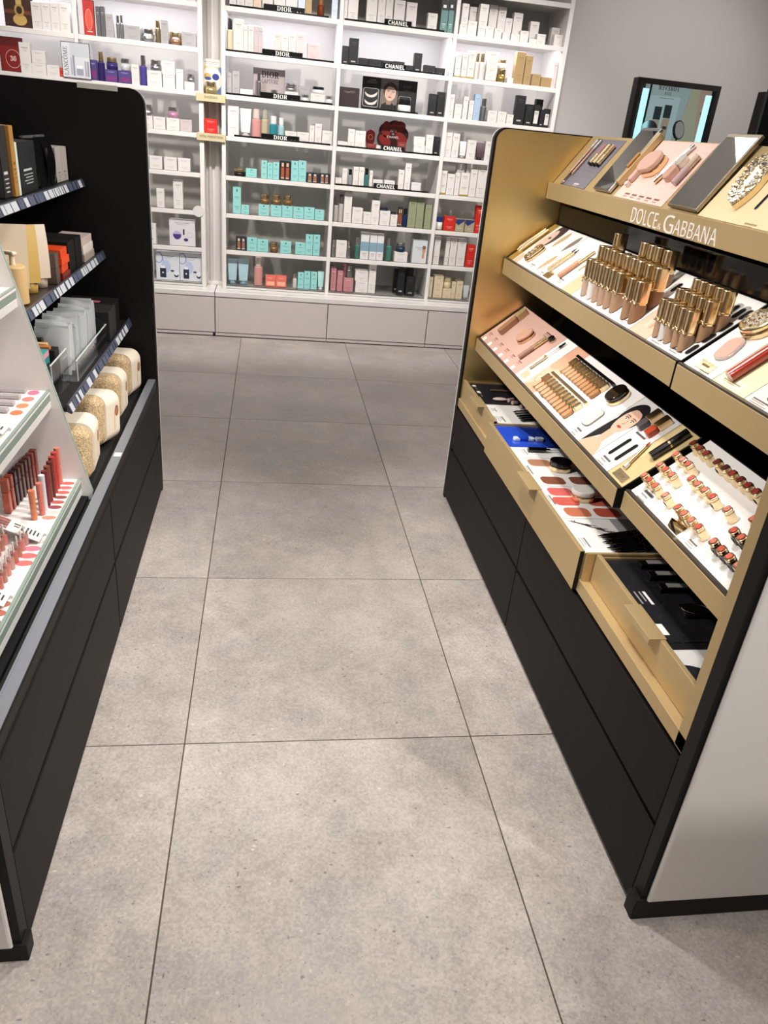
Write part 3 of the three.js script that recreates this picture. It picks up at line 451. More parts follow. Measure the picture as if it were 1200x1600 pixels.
  [4,6,'b','whitegold',1.5860,1.8112,-4.2931,0.0363,0.1598,0.0363,0], [4,6,'c','w',1.6521,1.8897,-4.3025,0.0764,0.0923,0.0550,1], [4,6,'c','wgold',1.6533,1.8112,-4.3025,0.0760,0.0782,0.0550,0], [4,6,'j','wgoldjar',1.7265,1.8915,-4.3038,0.0576,0.0579,0.0576,1],
  [4,6,'j','goldjar',1.7307,1.8112,-4.3069,0.0637,0.0800,0.0637,0], [4,6,'c','w',1.7917,1.8112,-4.2969,0.0438,0.0332,0.0438,0], [4,6,'c','tan',1.8465,1.8112,-4.3025,0.0629,0.1915,0.0550,0], [4,6,'c','tan',1.9078,1.8112,-4.2993,0.0485,0.1738,0.0485,0],
  [4,6,'c','tan',1.9740,1.8112,-4.3025,0.0587,0.0725,0.0550,0], [4,6,'c','tan',2.0472,1.8112,-4.3050,0.0728,0.0608,0.0600,0], [4,6,'c','pinkw',2.0995,1.8112,-4.2895,0.0290,0.1628,0.0290,0], [4,5,'c','w',1.4053,1.5662,-4.2923,0.0347,0.1442,0.0347,0],
  [4,5,'c','w',1.4553,1.5662,-4.3012,0.0525,0.0889,0.0525,0], [4,5,'c','w',1.5039,1.5662,-4.2925,0.0350,0.1393,0.0350,0], [4,5,'c','w',1.5447,1.5662,-4.2923,0.0345,0.1181,0.0345,0], [4,5,'c','skyb',1.5845,1.5662,-4.2962,0.0423,0.1592,0.0423,0],
  [4,5,'b','silver',1.6365,1.5662,-4.2965,0.0431,0.1391,0.0431,0], [4,5,'c','w',1.7019,1.5662,-4.3025,0.0670,0.0711,0.0550,0], [4,5,'c','w',1.7699,1.5662,-4.3025,0.0633,0.0714,0.0550,0], [4,5,'c','w',1.8296,1.5662,-4.2993,0.0486,0.0598,0.0486,0],
  [4,5,'c','blk',1.8937,1.5662,-4.3025,0.0653,0.1813,0.0550,0], [4,5,'c','blk',1.9627,1.5662,-4.3019,0.0538,0.1339,0.0538,0], [4,5,'c','blkw',2.0149,1.5662,-4.2960,0.0419,0.1362,0.0419,0], [4,5,'c','blk',2.0541,1.5662,-4.3853,0.0506,0.1752,0.0506,2],
  [4,5,'c','blk',2.0581,1.5662,-4.2900,0.0300,0.1105,0.0300,0], [4,5,'c','blkw',2.0945,1.5662,-4.2945,0.0389,0.1187,0.0389,0], [4,4,'c','w',1.4142,1.3212,-4.3007,0.0514,0.1546,0.0514,0], [4,4,'c','w',1.4671,1.3212,-4.2998,0.0495,0.1532,0.0495,0],
  [4,4,'t','w',1.5224,1.3212,-4.2924,0.0498,0.1077,0.0348,0], [4,4,'c','w',1.5829,1.3212,-4.3025,0.0638,0.1217,0.0550,0], [4,4,'t','plum',1.6506,1.3212,-4.2946,0.0561,0.1101,0.0393,0], [4,4,'c','w',1.7124,1.3212,-4.3025,0.0602,0.1243,0.0550,0],
  [4,3,'c','wgold',1.4111,1.0762,-4.2981,0.0461,0.1552,0.0461,0], [4,3,'c','w',1.4653,1.0762,-4.3022,0.0545,0.1384,0.0545,0], [4,3,'c','w',1.5130,1.0762,-4.2925,0.0349,0.1491,0.0349,0], [4,3,'c','w',1.5457,1.0762,-4.3875,0.0553,0.2057,0.0550,2],
  [4,3,'c','wgold',1.5671,1.0762,-4.3025,0.0657,0.1536,0.0550,0], [4,3,'c','w',1.6280,1.0762,-4.3002,0.0504,0.1829,0.0504,0], [4,3,'c','w',1.6332,1.0762,-4.3875,0.0921,0.2179,0.0550,2], [4,3,'c','w',1.6895,1.0762,-4.3025,0.0659,0.2074,0.0550,0],
  [4,2,'j','bluewhite',1.4181,0.8332,-4.3017,0.0533,0.0896,0.0533,0], [4,2,'c','red',1.4918,0.8332,-4.3025,0.0825,0.0973,0.0550,0], [4,2,'c','navybeige',1.5707,0.8332,-4.3025,0.0660,0.0859,0.0550,0], [4,2,'c','navybeige',1.6440,0.8332,-4.3025,0.0700,0.0864,0.0550,0],
  [4,2,'c','red',1.7058,0.8332,-4.3004,0.0508,0.1879,0.0508,0], [4,1,'c','w',1.4209,0.5882,-4.2981,0.0463,0.1997,0.0463,0], [4,1,'c','w',1.5012,0.5882,-4.2897,0.0294,0.1972,0.0294,0], [4,1,'c','w',1.5453,0.5882,-4.3005,0.0511,0.1983,0.0511,0],
  [4,1,'c','w',1.6072,0.5882,-4.3025,0.0649,0.1976,0.0550,0], [4,1,'c','red',1.6805,0.5882,-4.3025,0.0652,0.1576,0.0550,0], [4,0,'c','creamc',1.4043,0.3462,-4.2900,0.0299,0.1493,0.0299,0], [4,0,'c','creamc',1.4642,0.3462,-4.3025,0.0706,0.0729,0.0550,0],
  [4,0,'c','creamc',1.4644,0.4194,-4.3025,0.0714,0.0880,0.0550,1], [4,0,'j','creamjar',1.5350,0.4186,-4.3050,0.0601,0.0771,0.0601,1], [4,0,'c','creamc',1.5359,0.3462,-4.3025,0.0645,0.0721,0.0550,0], [4,0,'c','creamc',1.5856,0.3462,-4.2910,0.0320,0.1251,0.0320,0],
  [4,0,'c','creamc',1.6308,0.3462,-4.3006,0.0512,0.1314,0.0512,0], [4,0,'c','creamc',1.6326,0.3462,-4.3875,0.0554,0.1347,0.0550,2], [4,0,'t','greyt',1.6846,0.3462,-4.2905,0.0444,0.1040,0.0311,0],
];
// ---------------------------------------------------------------- products on the wall shelves
// style: [colour word, body colour, ink colour, accent colour, print kind, roughness]
const STYLE = {
  w: ['white', '#ded9d6', '#8f8a88', '#b5afab', 'lines'], red: ['red', '#c9241a', '#f0cfc8', '#e6b0a4', 'lines'], wred: ['dark red', '#7d2a27', '#c89a94', '#8c4a44', 'plain'],
  pink: ['pale pink', '#dcc4c4', '#a88f92', '#c9a5a8', 'lines'], dark: ['dark grey', '#57555a', '#a8a6a8', '#777', 'plain'], grey: ['grey', '#a5a2a3', '#6f6c6e', '#8b888a', 'lines'],
  purple: ['purple', '#4a3d7c', '#c8bfe4', '#7a2f74', 'block'], pgrey: ['pinkish grey', '#c3b6b8', '#8f8486', '#b0a2a4', 'lines'], wdot: ['white purple-dotted', '#dedbdc', '#8f8a96', '#3c2f66', 'dot'],
  gift: ['white gift-set', '#d9d6da', '#8d8898', '#43347a', 'gift'], set: ['pale blue gift-set', '#d3d6de', '#6d7488', '#20233a', 'set'], peach: ['peach', '#e3c7b4', '#a58c7c', '#d3a88c', 'lines'],
  pblue: ['pale blue', '#c8d3e2', '#7f8ca6', '#9fb2d0', 'lines'], gold: ['gold', '#b09564', '#7a643c', '#8d7548', 'plain'], pinkw: ['pinkish white', '#ddcfcb', '#9a8a8c', '#c4aeae', 'lines'],
  teal: ['pale turquoise', '#93cfcd', '#4f8f92', '#3f7478', 'logo'], amberduo: ['dark amber-bottle', '#1c1a28', '#d9b68c', '#a8502a', 'duo'], night: ['midnight blue', '#1d2138', '#d9c6a8', '#9c6a4a', 'duo'],
  coral: ['coral', '#e0705e', '#f6d6c8', '#f2b49a', 'block'], tealcap: ['black-topped teal', '#5f8684', '#d6e4e2', '#101010', 'cap'], blk: ['black', '#151416', '#b9b4b0', '#4b4648', 'low'], blkw: ['black white-fronted', '#161517', '#333', '#d8d4d0', 'panel'],
  brown: ['dark brown', '#2a1d1b', '#a58f80', '#7d2420', 'plain'], olive: ['olive green', '#8d9274', '#686c54', '#7b8064', 'lines'], band: ['white blue-banded', '#dcdada', '#8e8e92', '#7ea0b4', 'band'],
  lady: ['pale portrait-printed', '#ccd2d6', '#8f959a', '#b98466', 'lady'], rosepk: ['dusty rose', '#b87e84', '#e6cdd0', '#9a5f68', 'lines'], wgold: ['white gold-footed', '#ddd8d2', '#948d86', '#a8843c', 'foot'],
  tan: ['tan', '#a5895e', '#7d6644', '#8f7448', 'lines'], skyb: ['sky blue', '#a4bdd6', '#6f88a6', '#8aa6c4', 'lines'], navybeige: ['beige and navy', '#a79a80', '#e0d6c0', '#26346e', 'corner'], creamc: ['cream', '#d2c3a6', '#8f8068', '#b09c78', 'lines'],
};
function ink(g, w, h, c, c2, top, n) { g.fillStyle = c; g.fillRect(w * 0.22, h * top, w * 0.56, Math.max(2, h * 0.022)); g.fillStyle = c2; for (let i = 0; i < n; i++) g.fillRect(w * (0.3 + 0.05 * (i % 2)), h * (top + 0.06 + i * 0.045), w * (0.4 - 0.1 * (i % 2)), Math.max(1, h * 0.012)); }
function oval(g, x, y, a, b, c, rot = 0) { g.fillStyle = c; g.beginPath(); g.ellipse(x, y, a, b, rot, 0, 7); g.fill(); }
function drawPrint(g, w, h, [, base, c1, c2, kind]) {
  g.fillStyle = base; g.fillRect(0, 0, w, h);
  if (kind === 'plain') ink(g, w, h, c1, c1, 0.2, 1);
  if (kind === 'lines') { ink(g, w, h, c1, c2, 0.16, 2); ink(g, w, h, c2, c2, 0.7, 3); }
  if (kind === 'low') { ink(g, w, h, c2, c2, 0.14, 2); g.fillStyle = c1; g.fillRect(w * 0.26, h * 0.82, w * 0.48, h * 0.05); }
  if (kind === 'block') { g.fillStyle = c2; g.fillRect(w * 0.12, h * 0.52, w * 0.76, h * 0.36); ink(g, w, h, c1, c1, 0.16, 1); }
  if (kind === 'dot') { ink(g, w, h, c1, c1, 0.2, 2); oval(g, w * 0.5, h * 0.76, w * 0.22, h * 0.06, c2); }
  if (kind === 'logo') { oval(g, w * 0.5, h * 0.13, w * 0.09, w * 0.09, c2); ink(g, w, h, c1, c1, 0.36, 1); ink(g, w, h, c1, c1, 0.72, 2); }
  if (kind === 'duo') { for (const x of [0.28, 0.7]) { g.fillStyle = c2; g.fillRect(w * (x - 0.13), h * 0.34, w * 0.26, h * 0.48); g.fillStyle = c1; g.fillRect(w * (x - 0.1), h * 0.1, w * 0.2, h * 0.2); g.fillRect(w * (x - 0.14), h * 0.84, w * 0.28, h * 0.08); } }
  if (kind === 'cap') { g.fillStyle = c2; g.fillRect(0, 0, w, h * 0.32); g.fillStyle = '#e8e8e8'; g.fillRect(w * 0.2, h * 0.16, w * 0.45, h * 0.09); ink(g, w, h, c1, c1, 0.72, 2); }
  if (kind === 'panel') { g.fillStyle = c2; g.fillRect(w * 0.14, h * 0.28, w * 0.74, h * 0.58); ink(g, w, h, c1, '#777', 0.36, 2); }
  if (kind === 'band') { g.fillStyle = c2; g.fillRect(0, h * 0.34, w, h * 0.34); ink(g, w, h, c1, c1, 0.76, 2); }
  if (kind === 'foot') { ink(g, w, h, c1, c1, 0.14, 2); ink(g, w, h, c1, c1, 0.62, 1); g.fillStyle = c2; g.fillRect(0, h * 0.93, w, h * 0.07); }
  if (kind === 'corner') { g.fillStyle = c2; g.beginPath(); g.moveTo(0, 0); g.lineTo(w, 0); g.lineTo(w, h * 0.12); g.lineTo(w * 0.3, h * 0.5); g.lineTo(0, h * 0.3); g.fill(); ink(g, w, h, c1, c1, 0.7, 1); }
  if (kind === 'gift') { ink(g, w, h, c1, c1, 0.12, 1); oval(g, w * 0.3, h * 0.6, w * 0.17, h * 0.17, '#b9b2cc'); g.fillStyle = c2; g.beginPath(); g.ellipse(w * 0.3, h * 0.56, w * 0.16, h * 0.2, 0, 0, Math.PI); g.fill(); g.fillStyle = '#2a2440'; g.fillRect(w * 0.53, h * 0.36, w * 0.06, h * 0.22); oval(g, w * 0.64, h * 0.76, w * 0.09, h * 0.06, c2); g.strokeStyle = c1; g.strokeRect(w * 0.72, h * 0.48, w * 0.16, h * 0.18); }
  if (kind === 'set') {
    g.strokeStyle = '#8ea2d0'; g.lineWidth = w * 0.04; g.beginPath(); g.ellipse(w * 0.12, h * 0.22, w * 0.16, h * 0.18, 0, 0, 7); g.stroke(); g.strokeStyle = '#3d4a78'; g.lineWidth = w * 0.015; g.beginPath(); g.ellipse(w * 0.1, h * 0.3, w * 0.2, h * 0.28, 0, -1.5, 1); g.stroke();
    oval(g, w * 0.42, h * 0.52, w * 0.2, h * 0.22, '#b4c0dc'); g.fillStyle = c2; g.fillRect(w * 0.16, h * 0.58, w * 0.26, h * 0.34); g.fillStyle = '#e9e9f0'; g.fillRect(w * 0.2, h * 0.5, w * 0.18, h * 0.09); g.fillRect(w * 0.25, h * 0.72, w * 0.07, h * 0.05);
    ink(g, w, h, c1, '#9aa0b0', 0.14, 2); g.fillStyle = '#24263c'; g.fillRect(w * 0.62, h * 0.64, w * 0.14, h * 0.06); oval(g, w * 0.86, h * 0.82, w * 0.1, h * 0.07, '#2a2440'); oval(g, w * 0.86, h * 0.74, w * 0.09, h * 0.09, '#dfe0ea');
  }
  if (kind === 'lady') { oval(g, w * 0.78, h * 0.42, w * 0.11, h * 0.15, '#c08e70'); oval(g, w * 0.78, h * 0.3, w * 0.12, h * 0.08, '#7a4a34'); g.fillStyle = '#d8d4d2'; g.fillRect(w * 0.6, h * 0.66, w * 0.4, h * 0.34); g.fillStyle = '#c08e70'; g.fillRect(w * 0.68, h * 0.56, w * 0.14, h * 0.22); ink(g, w, h, c1, c1, 0.3, 2); }
}
const R = {   // lathe materials by style: [word, body material, lid material]
  silver: ['silver', M.steel, M.chrome], gold: ['gold', M.goldPale, M.goldBright], rose: ['rose gold', paint('#a07c66', 0.25, 0.6), M.goldPale], purple: ['purple', paint('#3c2f70', 0.2, 0.3), M.goldPale], clear: ['clear glass', paint('#cfd2d4', 0.12, 0.2), M.chrome],
  violet: ['violet-footed', paint('#4f4590', 0.2), M.chrome], pinkjar: ['pink', paint('#b98aa0', 0.15, 0.2), M.chrome], amber: ['amber', paint('#6d2c12', 0.15), paint('#8a5a34', 0.3)], cream: ['cream', paint('#cdbb9c', 0.4), paint('#1a1918', 0.3)],
  black: ['black-lidded', paint('#d8d6d4', 0.3), paint('#17161a', 0.15)], pinkb: ['pink', paint('#c98f8b', 0.3), paint('#cfc0b8', 0.3)], beige: ['beige', paint('#b5a98c', 0.3), paint('#a8a49a', 0.3)], teal: ['deep teal', paint('#2d7f8c', 0.25), paint('#d9dcdc', 0.4)], lteal: ['pale teal', paint('#9cc4ca', 0.3), paint('#e0e2e2', 0.4)],
  blackgold: ['black and gold', paint('#191410', 0.25), M.goldBright], amberjar: ['amber gold-lidded', paint('#7d5f3c', 0.18, 0.3), M.goldPale], serum: ['small clear serum', paint('#c4c2be', 0.15), M.chrome], blacksilver: ['black-capped grey', paint('#8f9092', 0.3), paint('#111', 0.3)],
  blackteal: ['black-capped teal', paint('#3b6f6c', 0.3), paint('#111', 0.3)], greyb: ['dark-capped grey', paint('#b4adaa', 0.35), paint('#4a4644', 0.4)], night: ['dark blue', paint('#22293c', 0.25), paint('#171c28', 0.3)], navy: ['navy', paint('#1e2a52', 0.2), paint('#16181e', 0.3)], greenb: ['green', paint('#3f7567', 0.2), M.chrome],
  navyjar: ['navy', paint('#1f2b48', 0.18), M.steel], whitegold: ['white gold-banded', paint('#dcd6d0', 0.35), M.goldPale], wgoldjar: ['white and gold', paint('#ddd8d2', 0.3), M.goldPale], goldjar: ['gold', paint('#a08a4c', 0.25, 0.7), M.goldBright], bluewhite: ['blue and white', paint('#d6d4cc', 0.3), paint('#26346e', 0.3)], creamjar: ['cream', paint('#cbb894', 0.3), paint('#b5a27c', 0.3)],
};
const TUBE = { w: ['white', '#dcd8d6', '#b9b4b0'], bluet: ['pale blue', '#a3bfca', '#8aa8b6'], lteal: ['pale teal', '#a9d6d2', '#dfe6e4'], plum: ['dark plum', '#4b333e', '#2c2024'], greyt: ['pale grey', '#b9bbc0', '#a89aa0'] };
const ORD = ['first', 'second', 'third', 'fourth', 'fifth', 'sixth', 'seventh', 'eighth', 'ninth', 'tenth', 'eleventh', 'twelfth', 'thirteenth', 'fourteenth', 'fifteenth', 'sixteenth', 'seventeenth', 'eighteenth', 'nineteenth', 'twentieth'];
const ROWN = ['bottom shelf', 'second shelf up', 'third shelf up', 'fourth shelf up', 'fifth shelf up', 'sixth shelf up', 'seventh shelf up', 'eighth shelf up'];
const BAYN = ['far-left wall bay', 'left wall bay', 'second wall bay', 'third wall bay', 'right-hand wall bay'];
function cartonPrint(style) { return cell(sheetA, 'carton_' + style, STYLE[style][4] === 'set' || STYLE[style][4] === 'gift' ? 200 : 72, STYLE[style][4] === 'set' || STYLE[style][4] === 'gift' ? 200 : 104, (g, w, h) => drawPrint(g, w, h, STYLE[style])); }
function carton(t, w, h, d, style) {
  mesh('body', rb(w, h, d, 0.0012), paint(STYLE[style][1], 0.5), t);
  face('front_print', w - 0.002, h - 0.002, cartonPrint(style), t, [0, 0.001, d / 2 + 0.0003]);
}
function jar(t, w, h, body, lid) {
  const r = w / 2, l = h * 0.4;
  mesh('pot', lathe([[0, 0], [r * 0.86, 0], [r * 0.97, h * 0.06], [r, h * 0.25], [r * 0.96, h - l - 0.001], [0, h - l]], 20), body, t);
  mesh('lid', lathe([[0, h - l], [r * 0.9, h - l], [r * 0.94, h - l + 0.002], [r * 0.94, h - 0.003], [r * 0.88, h], [0, h]], 20), lid, t);
}
function bottle(t, w, h, d, body, cap) {
  const r = w / 2, b = h * 0.66, k = d / w;
  const g1 = lathe([[0, 0], [r * 0.92, 0], [r, 0.003], [r, b * 0.94], [r * 0.8, b], [0, b]], 18), g2 = lathe([[0, b], [r * 0.68, b], [r * 0.74, b + 0.003], [r * 0.74, h - 0.002], [r * 0.68, h], [0, h]], 18);
  g1.scale(1, 1, k); g2.scale(1, 1, k); mesh('body', g1, body, t); mesh('cap', g2, cap, t);
}
function tube(t, w, h, d, body, cap) {   // crimped at the top, standing on its cap
  const s = new THREE.BoxGeometry(w, h * 0.84, d, 4, 6, 2), p = s.attributes.position;
  for (let i = 0; i < p.count; i++) { const q = p.getY(i) / (h * 0.84) + 0.5, fx = 0.78 + 0.22 * q, fz = 1 - 0.93 * q * q; p.setX(i, p.getX(i) * fx); p.setZ(i, p.getZ(i) * fz); }
  s.computeVertexNormals(); mesh('body', shift(s, 0, h * 0.58, 0), body, t);
  const c = lathe([[0, 0], [w * 0.34, 0], [w * 0.36, h * 0.16], [0, h * 0.16]], 16); c.scale(1, 1, d / w * 1.2); mesh('cap', c, cap, t);
}
{
  const phrase = ([bay, row, k, st, , , , , h, , flag]) => {
    const atop = flag & 1, half = flag & 2;
    const word = k === 'c' ? STYLE[st][0] : k === 't' ? TUBE[st][0] : R[st][0], noun = { c: 'carton', j: 'jar', b: 'bottle', t: 'tube' }[k];
    return { head: `${half ? 'half-hidden ' : ''}${word} ${noun}`, tail: atop ? ' atop a box' : '', noun };
  };
  const counts = new Map(), seen = new Map();
  const keyOf = (it, p) => [it[0], it[1], p.head, p.tail].join('|');
  for (const it of WALL) { const k = keyOf(it, phrase(it)); counts.set(k, (counts.get(k) || 0) + 1); }
  for (const it of WALL) {
    const [bay, row, k, st, x, y, z, w, h, d] = it, p = phrase(it), key = keyOf(it, p), n = seen.get(key) || 0; seen.set(key, n + 1);
    const where = `${ROWN[row]}, ${BAYN[bay]}`;
    const label = counts.get(key) > 1 ? `${ORD[n]} ${p.head}${p.tail} from left, ${where}` : `${p.head}${p.tail} on the ${where}`;
    const t = thing({ c: 'product_carton', j: 'cosmetic_jar', b: 'cosmetic_bottle', t: 'cosmetic_tube' }[k], label, { c: 'box', j: 'jar', b: 'bottle', t: 'tube' }[k], [x, y, z], k === 'c' ? rr(-0.02, 0.02) : 0, `products on the ${where}`);
    if (k === 'c') carton(t, w, h, d, st);
    if (k === 'j') jar(t, w, h, R[st][1], R[st][2]);
    if (k === 'b') bottle(t, w, h, d, R[st][1], R[st][2]);
    if (k === 't') tube(t, w, h, d, paint(TUBE[st][1], 0.45), paint(TUBE[st][2], 0.4));
  }
}
// brand strips along the shelf fronts: bay, row, strip x0 x1, block x0 x1
{
  const strips = [
    [2, 7, -0.089, 0.536, 0.123, 0.381, 'DIOR'], [2, 6, -0.113, 0.584, 0.118, 0.378, 'DIOR'], [2, 5, -0.113, 0.589, 0.11, 0.372, 'DIOR'], [2, 4, -0.06, 0.589, 0.12, 0.376, 'DIOR'],
    [3, 7, 0.637, 1.297, 0.896, 1.075, 'CHANEL'], [3, 6, 0.683, 1.327, 0.912, 1.065, 'CHANEL'], [3, 4, 0.637, 1.353, 0.94, 1.104, 'CHANEL'], [3, 3, 0.637, 1.304, 0.908, 1.082, 'CHANEL'], [3, 5, 0.783, 1.173, 0, 0, ''],
  ];
  for (const [bay, row, a, b, c, d, txt] of strips) {
    const t = thing('brand_strip', `black brand strip ${txt ? 'with white lettering ' : ''}along the ${ROWN[row]} of the ${BAYN[bay]}`, 'sign', [(a + b) / 2, SH[row] + 0.0015, -4.257]);
    const cx = (a + b) / 2;
    mesh('strip', rbx(a - cx, b - cx, 0, 0.011, -0.012, 0.006, 0.0008), M.blackGloss, t);
    if (!txt) continue;
    mesh('block', rbx(c - cx, d - cx, 0.011, 0.036, -0.01, 0.0055, 0.0008), M.blackGloss, t);
    const w = txt === 'DIOR' ? 0.092 : 0.13, l = mesh('lettering', textGeo(txt, txt === 'DIOR' ? fontSerif : fontSans, 0.024, w), std(0xe8e6e2, 0.5), t);
    l.position.set((c + d) / 2 - cx, 0.0065, 0.0061);
  }
}
// posters, boards and small fittings on the shelving
function board(name, label, category, x, y, z, w, h, depth, key, px, py, draw, mat) {
  const t = thing(name, label, category, [x, y, z]); mesh('panel', rb(w, h, depth, 0.0012), mat || M.black, t);
  face('print', w - 0.006, h - 0.006, cell(sheetA, key, px, py, draw), t, [0, 0.003, depth / 2 + 0.0004]); return t;
}
function portrait(g, x, y, s, skin, hair, lips, turn = 0) {    // a plain printed head, s = half height of the face
  g.save(); g.translate(x, y); g.rotate(turn);
  oval(g, 0, -s * 0.32, s * 0.86, s * 0.98, hair); oval(g, s * 0.05, 0, s * 0.66, s * 0.92, skin);
  g.fillStyle = hair; g.beginPath(); g.moveTo(-s * 0.72, s * 0.1); g.quadraticCurveTo(-s * 0.62, -s * 0.95, s * 0.1, -s * 0.78); g.quadraticCurveTo(s * 0.6, -s * 0.8, s * 0.76, -s * 0.05); g.quadraticCurveTo(s * 0.95, -s * 1.2, 0, -s * 1.26); g.quadraticCurveTo(-s * 1.05, -s * 1.1, -s * 0.72, s * 0.1); g.fill();
  for (const e of [-0.24, 0.34]) { oval(g, e * s, -s * 0.1, s * 0.13, s * 0.05, '#f3ece8'); oval(g, e * s, -s * 0.1, s * 0.055, s * 0.052, '#2a1c18'); g.strokeStyle = '#2a1c18'; g.lineWidth = s * 0.045; g.beginPath(); g.ellipse(e * s, -s * 0.14, s * 0.17, s * 0.07, 0, Math.PI * 1.05, Math.PI * 1.95); g.stroke(); g.beginPath(); g.ellipse(e * s, -s * 0.24, s * 0.2, s * 0.08, 0, Math.PI * 1.1, Math.PI * 1.9); g.stroke(); }
  g.strokeStyle = 'rgba(110,60,45,0.75)'; g.lineWidth = s * 0.035; g.beginPath(); g.moveTo(s * 0.1, -s * 0.06); g.quadraticCurveTo(s * 0.17, s * 0.2, s * 0.05, s * 0.24); g.quadraticCurveTo(0, s * 0.26, -s * 0.04, s * 0.23); g.stroke();
  oval(g, s * 0.05, s * 0.46, s * 0.2, s * 0.075, lips); g.strokeStyle = 'rgba(80,20,20,0.8)'; g.lineWidth = s * 0.02; g.beginPath(); g.moveTo(-s * 0.14, s * 0.46); g.lineTo(s * 0.25, s * 0.46); g.stroke();
  g.restore();
}
board('shelf_poster', 'brown poster with gold ring on the far-left wall bay', 'poster', -1.363, SH[6] + 0.001, -4.285, 0.172, 0.205, 0.006, 'ring', 140, 190, (g, w, h) => {
  g.fillStyle = '#3c1f14'; g.fillRect(0, 0, w, h); g.fillStyle = '#6a3a20'; g.fillRect(0, h * 0.55, w, h * 0.1); oval(g, w * 0.52, h * 0.8, w * 0.24, h * 0.15, '#c2a15c'); oval(g, w * 0.52, h * 0.55, w * 0.17, h * 0.17, '#b08c48'); oval(g, w * 0.52, h * 0.55, w * 0.1, h * 0.1, '#2a1810'); g.fillStyle = '#c6a768'; g.fillRect(w * 0.42, 0, w * 0.2, h * 0.4);
});
board('shelf_poster', 'square dark red board with a circle on the far-left wall bay', 'poster', -1.432, SH[5] + 0.001, -4.285, 0.141, 0.19, 0.008, 'circle', 140, 170, (g, w, h) => {
  g.fillStyle = '#7c1712'; g.fillRect(0, 0, w, h); g.fillStyle = '#5c100d'; g.fillRect(0, 0, w, h * 0.25); g.strokeStyle = '#e6d2cc'; g.lineWidth = 2; g.beginPath(); g.arc(w * 0.55, h * 0.62, w * 0.32, 0, 7); g.stroke(); g.fillStyle = '#e6d2cc'; g.font = 'bold 34px serif'; g.textAlign = 'center'; g.fillText('30', w * 0.55, h * 0.68);
});
board('shelf_poster', 'framed red bottle poster on the left wall bay', 'poster', -0.964, SH[6] + 0.001, -4.275, 0.1, 0.188, 0.01, 'redbottle', 90, 200, (g, w, h) => {
  g.fillStyle = '#c7c2c4'; g.fillRect(0, 0, w, h); g.fillStyle = '#b3261c'; g.fillRect(w * 0.32, 0, w * 0.68, h); oval(g, w * 0.66, h * 0.55, w * 0.2, h * 0.3, '#d9503c'); g.strokeStyle = '#f0b8a4'; g.lineWidth = 2; g.beginPath(); g.ellipse(w * 0.66, h * 0.55, w * 0.2, h * 0.3, 0, 0, 7); g.stroke(); g.fillStyle = '#f0d8cc'; g.fillRect(w * 0.5, h * 0.88, w * 0.35, 5);
});
board('shelf_poster', 'black framed pale poster with vertical lettering, left wall bay', 'poster', -1.037, SH[5] + 0.002, -4.2345, 0.172, 0.196, 0.008, 'vertical', 180, 224, (g, w, h) => {
  g.fillStyle = '#d3d4da'; g.fillRect(0, 0, w, h); g.fillStyle = '#c2c4cc'; g.fillRect(w * 0.3, 0, w * 0.7, h * 0.4); g.save(); g.translate(w * 0.21, h * 0.95); g.rotate(-Math.PI / 2); g.fillStyle = '#3c3c48'; g.font = '37px serif'; g.fillText('LANCÔME', 0, 0, h * 0.88); g.restore();
  for (const [x, y, a, b, c] of [[0.3, 0.42, 0.06, 0.5, '#a9aab6'], [0.38, 0.36, 0.07, 0.58, '#8d8ea0'], [0.5, 0.72, 0.24, 0.2, '#9a9bac'], [0.8, 0.5, 0.07, 0.44, '#a5a6b4'], [0.89, 0.5, 0.06, 0.44, '#8f90a2']]) { g.fillStyle = c; g.fillRect(w * x, h * y, w * a, h * b); } g.fillStyle = '#e8e9ee'; g.fillRect(w * 0.51, h * 0.64, w * 0.22, h * 0.09);
});
board('brand_board', 'pinkish grey lettered board behind jars in the second wall bay', 'sign', 0.165, SH[5] + 0.001, -4.36, 0.209, 0.178, 0.008, 'capture', 230, 200, (g, w, h) => {
  g.fillStyle = '#a89c9c'; g.fillRect(0, 0, w, h); g.fillStyle = '#171416'; g.font = 'bold 60px serif'; g.fillText('DIOR', w * 0.25, h * 0.3, w * 0.56); g.font = '36px serif'; g.fillText('CAPTURE', w * 0.25, h * 0.48, w * 0.56); oval(g, w * 0.66, h * 0.85, w * 0.12, h * 0.1, '#cfcaca');
}, paint('#8f8484', 0.4));
